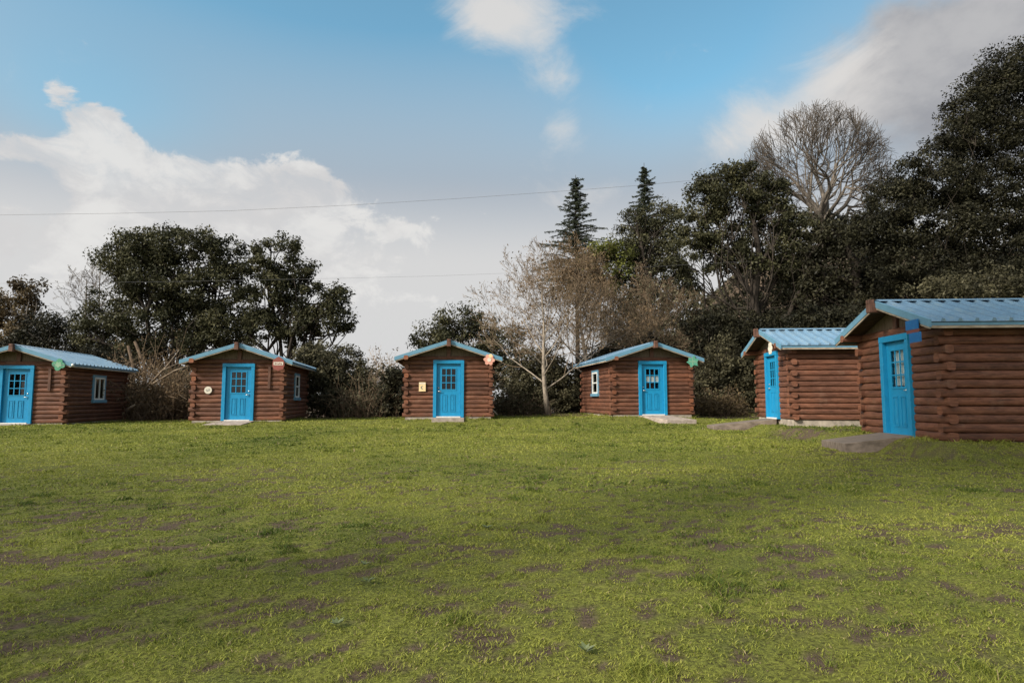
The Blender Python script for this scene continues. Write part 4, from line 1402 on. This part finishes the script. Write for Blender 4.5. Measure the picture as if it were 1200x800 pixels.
def sm(a, b, x):
    n = nt.nodes.new("ShaderNodeMapRange"); n.interpolation_type = "SMOOTHSTEP"
    nt.links.new(x, n.inputs["Value"])
    n.inputs["From Min"].default_value = a; n.inputs["From Max"].default_value = b
    return n.outputs["Result"]


az = mth("ARCTAN2", sep.outputs["X"], sep.outputs["Y"])
el = mth("ARCSINE", sep.outputs["Z"])


def azel(u, v):
    d = Vector(ray(u, v)).normalized()
    return math.atan2(d.x, d.y), math.asin(d.z)


def blob(u, v, ru, rv, amp=1.0):
    a0, e0 = azel(u, v)
    ra = abs(azel(u + ru, v)[0] - a0); re = abs(azel(u, v - rv)[1] - e0)
    p = mth("DIVIDE", mth("SUBTRACT", az, a0), ra); q = mth("DIVIDE", mth("SUBTRACT", el, e0), re)
    s = mth("ADD", mth("MULTIPLY", p, p), mth("MULTIPLY", q, q))
    return mth("MULTIPLY", mth("EXPONENT", mth("MULTIPLY", s, -1.0)), amp)


def total(bl):
    r = bl[0]
    for x in bl[1:]: r = mth("ADD", r, x)
    return r


def wnoise(scale, detail, rough, off=0.0, stretch=(1, 1, 1.6), dist=0.0):
    mp = N(nt, "ShaderNodeMapping"); mp.inputs["Scale"].default_value = stretch; mp.inputs["Location"].default_value = (off, off * .7, off * .3)
    nt.links.new(tc.outputs["Generated"], mp.inputs["Vector"])
    n = N(nt, "ShaderNodeTexNoise", Scale=scale, Detail=detail, Roughness=rough, Distortion=dist)
    nt.links.new(mp.outputs[0], n.inputs["Vector"])
    return n.outputs["Fac"]


def wmix(f, a, b):
    return mixc(nt, f, a, b)


def lin(r, g, b_):
    f = lambda c: ((c / 255 + .055) / 1.055) ** 2.4 if c > 10 else c / 255 / 12.92
    return tuple(f(x) / EXPO / STR for x in (r, g, b_))


EXPOSURE = .72
FILL_GLOW = 2.1
EXPO = 2 ** EXPOSURE
scene.view_settings.exposure = EXPOSURE

nA = wnoise(3.2, 9, .58, 1.3, dist=.2)
nB = wnoise(7.5, 8, .6, 4.1)
nC = wnoise(1.6, 5, .5, 8.0)
# clear air: deeper blue where the photo's sky is clear, from the Nishita sky
hs = N(nt, "ShaderNodeHueSaturation", Saturation=1.12, Value=1.0); nt.links.new(sky.outputs[0], hs.inputs["Color"])
c = mixc(nt, 1.0, hs.outputs["Color"], (1.38, 1.62, 1.28), "MULTIPLY")
# thin high veil, thickening towards the horizon
deep = total([blob(105, 120, 150, 75, .50), blob(790, 90, 130, 80, .50), blob(400, -10, 300, 80, .22)])
veil = mth("SUBTRACT", mth("ADD", mth("ADD", sm(.60, .27, el), .05), mth("MULTIPLY", mth("SUBTRACT", nC, .5), .25)), deep)
veil = mth("MULTIPLY", mth("MAXIMUM", veil, 0.0), 1.0, clamp=True)
c = wmix(veil, c, lin(170, 181, 193))
hz = sm(.35, .20, el)
c = wmix(hz, c, lin(214, 214, 214))
# grey cloud sheet over the wood
g = total([blob(1080, 60, 230, 120, .75), blob(1250, 150, 250, 160, .6), blob(900, 200, 130, 60, .35)])
gm = sm(.42, .72, mth("ADD", g, mth("MULTIPLY", mth("SUBTRACT", nA, .5), 1.1)))
gshade = sm(.35, .68, nB)
gc = wmix(gshade, lin(158, 160, 166), lin(186, 186, 188))
c = wmix(gm, c, gc)
# white heaps
heap = total([blob(20, 172, 80, 22, .62), blob(66, 104, 26, 20, .46), blob(98, 128, 40, 20, .46), blob(120, 150, 46, 26, .58), blob(470, 268, 40, 18, .34), blob(560, 258, 40, 18, .32), blob(150, 205, 60, 34, .65), blob(175, 250, 80, 50, .9), blob(350, 222, 64, 34, .95), blob(250, 300, 210, 80, 1.0), blob(260, 205, 50, 16, .35), blob(0, 265, 36, 34, .4), blob(55, 238, 40, 26, -.35)])
wisp = total([blob(600, 8, 80, 44, .72), blob(560, 30, 50, 40, .45), blob(652, 100, 42, 30, .62), blob(985, 108, 85, 42, .72), blob(868, 160, 52, 42, .68), blob(680, 235, 50, 30, .40), blob(660, 160, 32, 30, .62), blob(1010, 60, 90, 40, .35), blob(640, 55, 40, 30, .40), blob(930, 160, 60, 40, .4)])
nD = wnoise(15, 10, .64, 2.7, dist=.4)
nE = wnoise(5, 11, .66, 6.3, stretch=(1, 1, 1.2), dist=.8)
dens = mth("ADD", heap, mth("ADD", mth("ADD", mth("MULTIPLY", mth("SUBTRACT", nA, .5), .35), mth("MULTIPLY", mth("SUBTRACT", nB, .5), .8)), mth("ADD", mth("MULTIPLY", mth("SUBTRACT", nD, .5), 1.35), mth("MULTIPLY", mth("SUBTRACT", nE, .5), .75))))
wm = sm(.36, .62, dens)
wc = wmix(sm(.40, .66, mth("ADD", nB, mth("MULTIPLY", mth("SUBTRACT", nD, .5), .6))), lin(212, 211, 211), lin(228, 227, 225))
c = wmix(mth("MULTIPLY", wm, mth("ADD", .66, mth("MULTIPLY", sm(.38, .58, nD), .28))), c, wc)
dw_ = mth("ADD", wisp, mth("ADD", mth("MULTIPLY", mth("SUBTRACT", nE, .5), 1.5), mth("MULTIPLY", mth("SUBTRACT", nD, .5), .35)))
c = wmix(mth("MULTIPLY", sm(.22, .95, dw_), .92), c, lin(222, 219, 216))
# unseen sky round the sun and overhead, brightened as added fill light
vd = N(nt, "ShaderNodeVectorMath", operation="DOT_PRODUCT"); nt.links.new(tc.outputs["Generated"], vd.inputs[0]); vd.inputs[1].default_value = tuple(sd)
fill_glow = sm(.36, .98, vd.outputs["Value"])
c = mixc(nt, mth("MULTIPLY", fill_glow, .85), c, tuple(FILL_GLOW * k / EXPO / STR for k in (1.0, .95, .87)))
over = sm(.70, 1.05, el)
c = mixc(nt, mth("MULTIPLY", over, .7), c, tuple(1.0 * k / EXPO / STR for k in (1.0, .99, .97)))
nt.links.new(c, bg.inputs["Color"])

vs = scene.view_settings
vs.view_transform = "Standard"; vs.look = "None"; vs.gamma = 1.0; vs.use_curve_mapping = False
scene.display_settings.display_device = "sRGB"
scene.cycles.max_bounces = 6
scene.cycles.transparent_max_bounces = 12
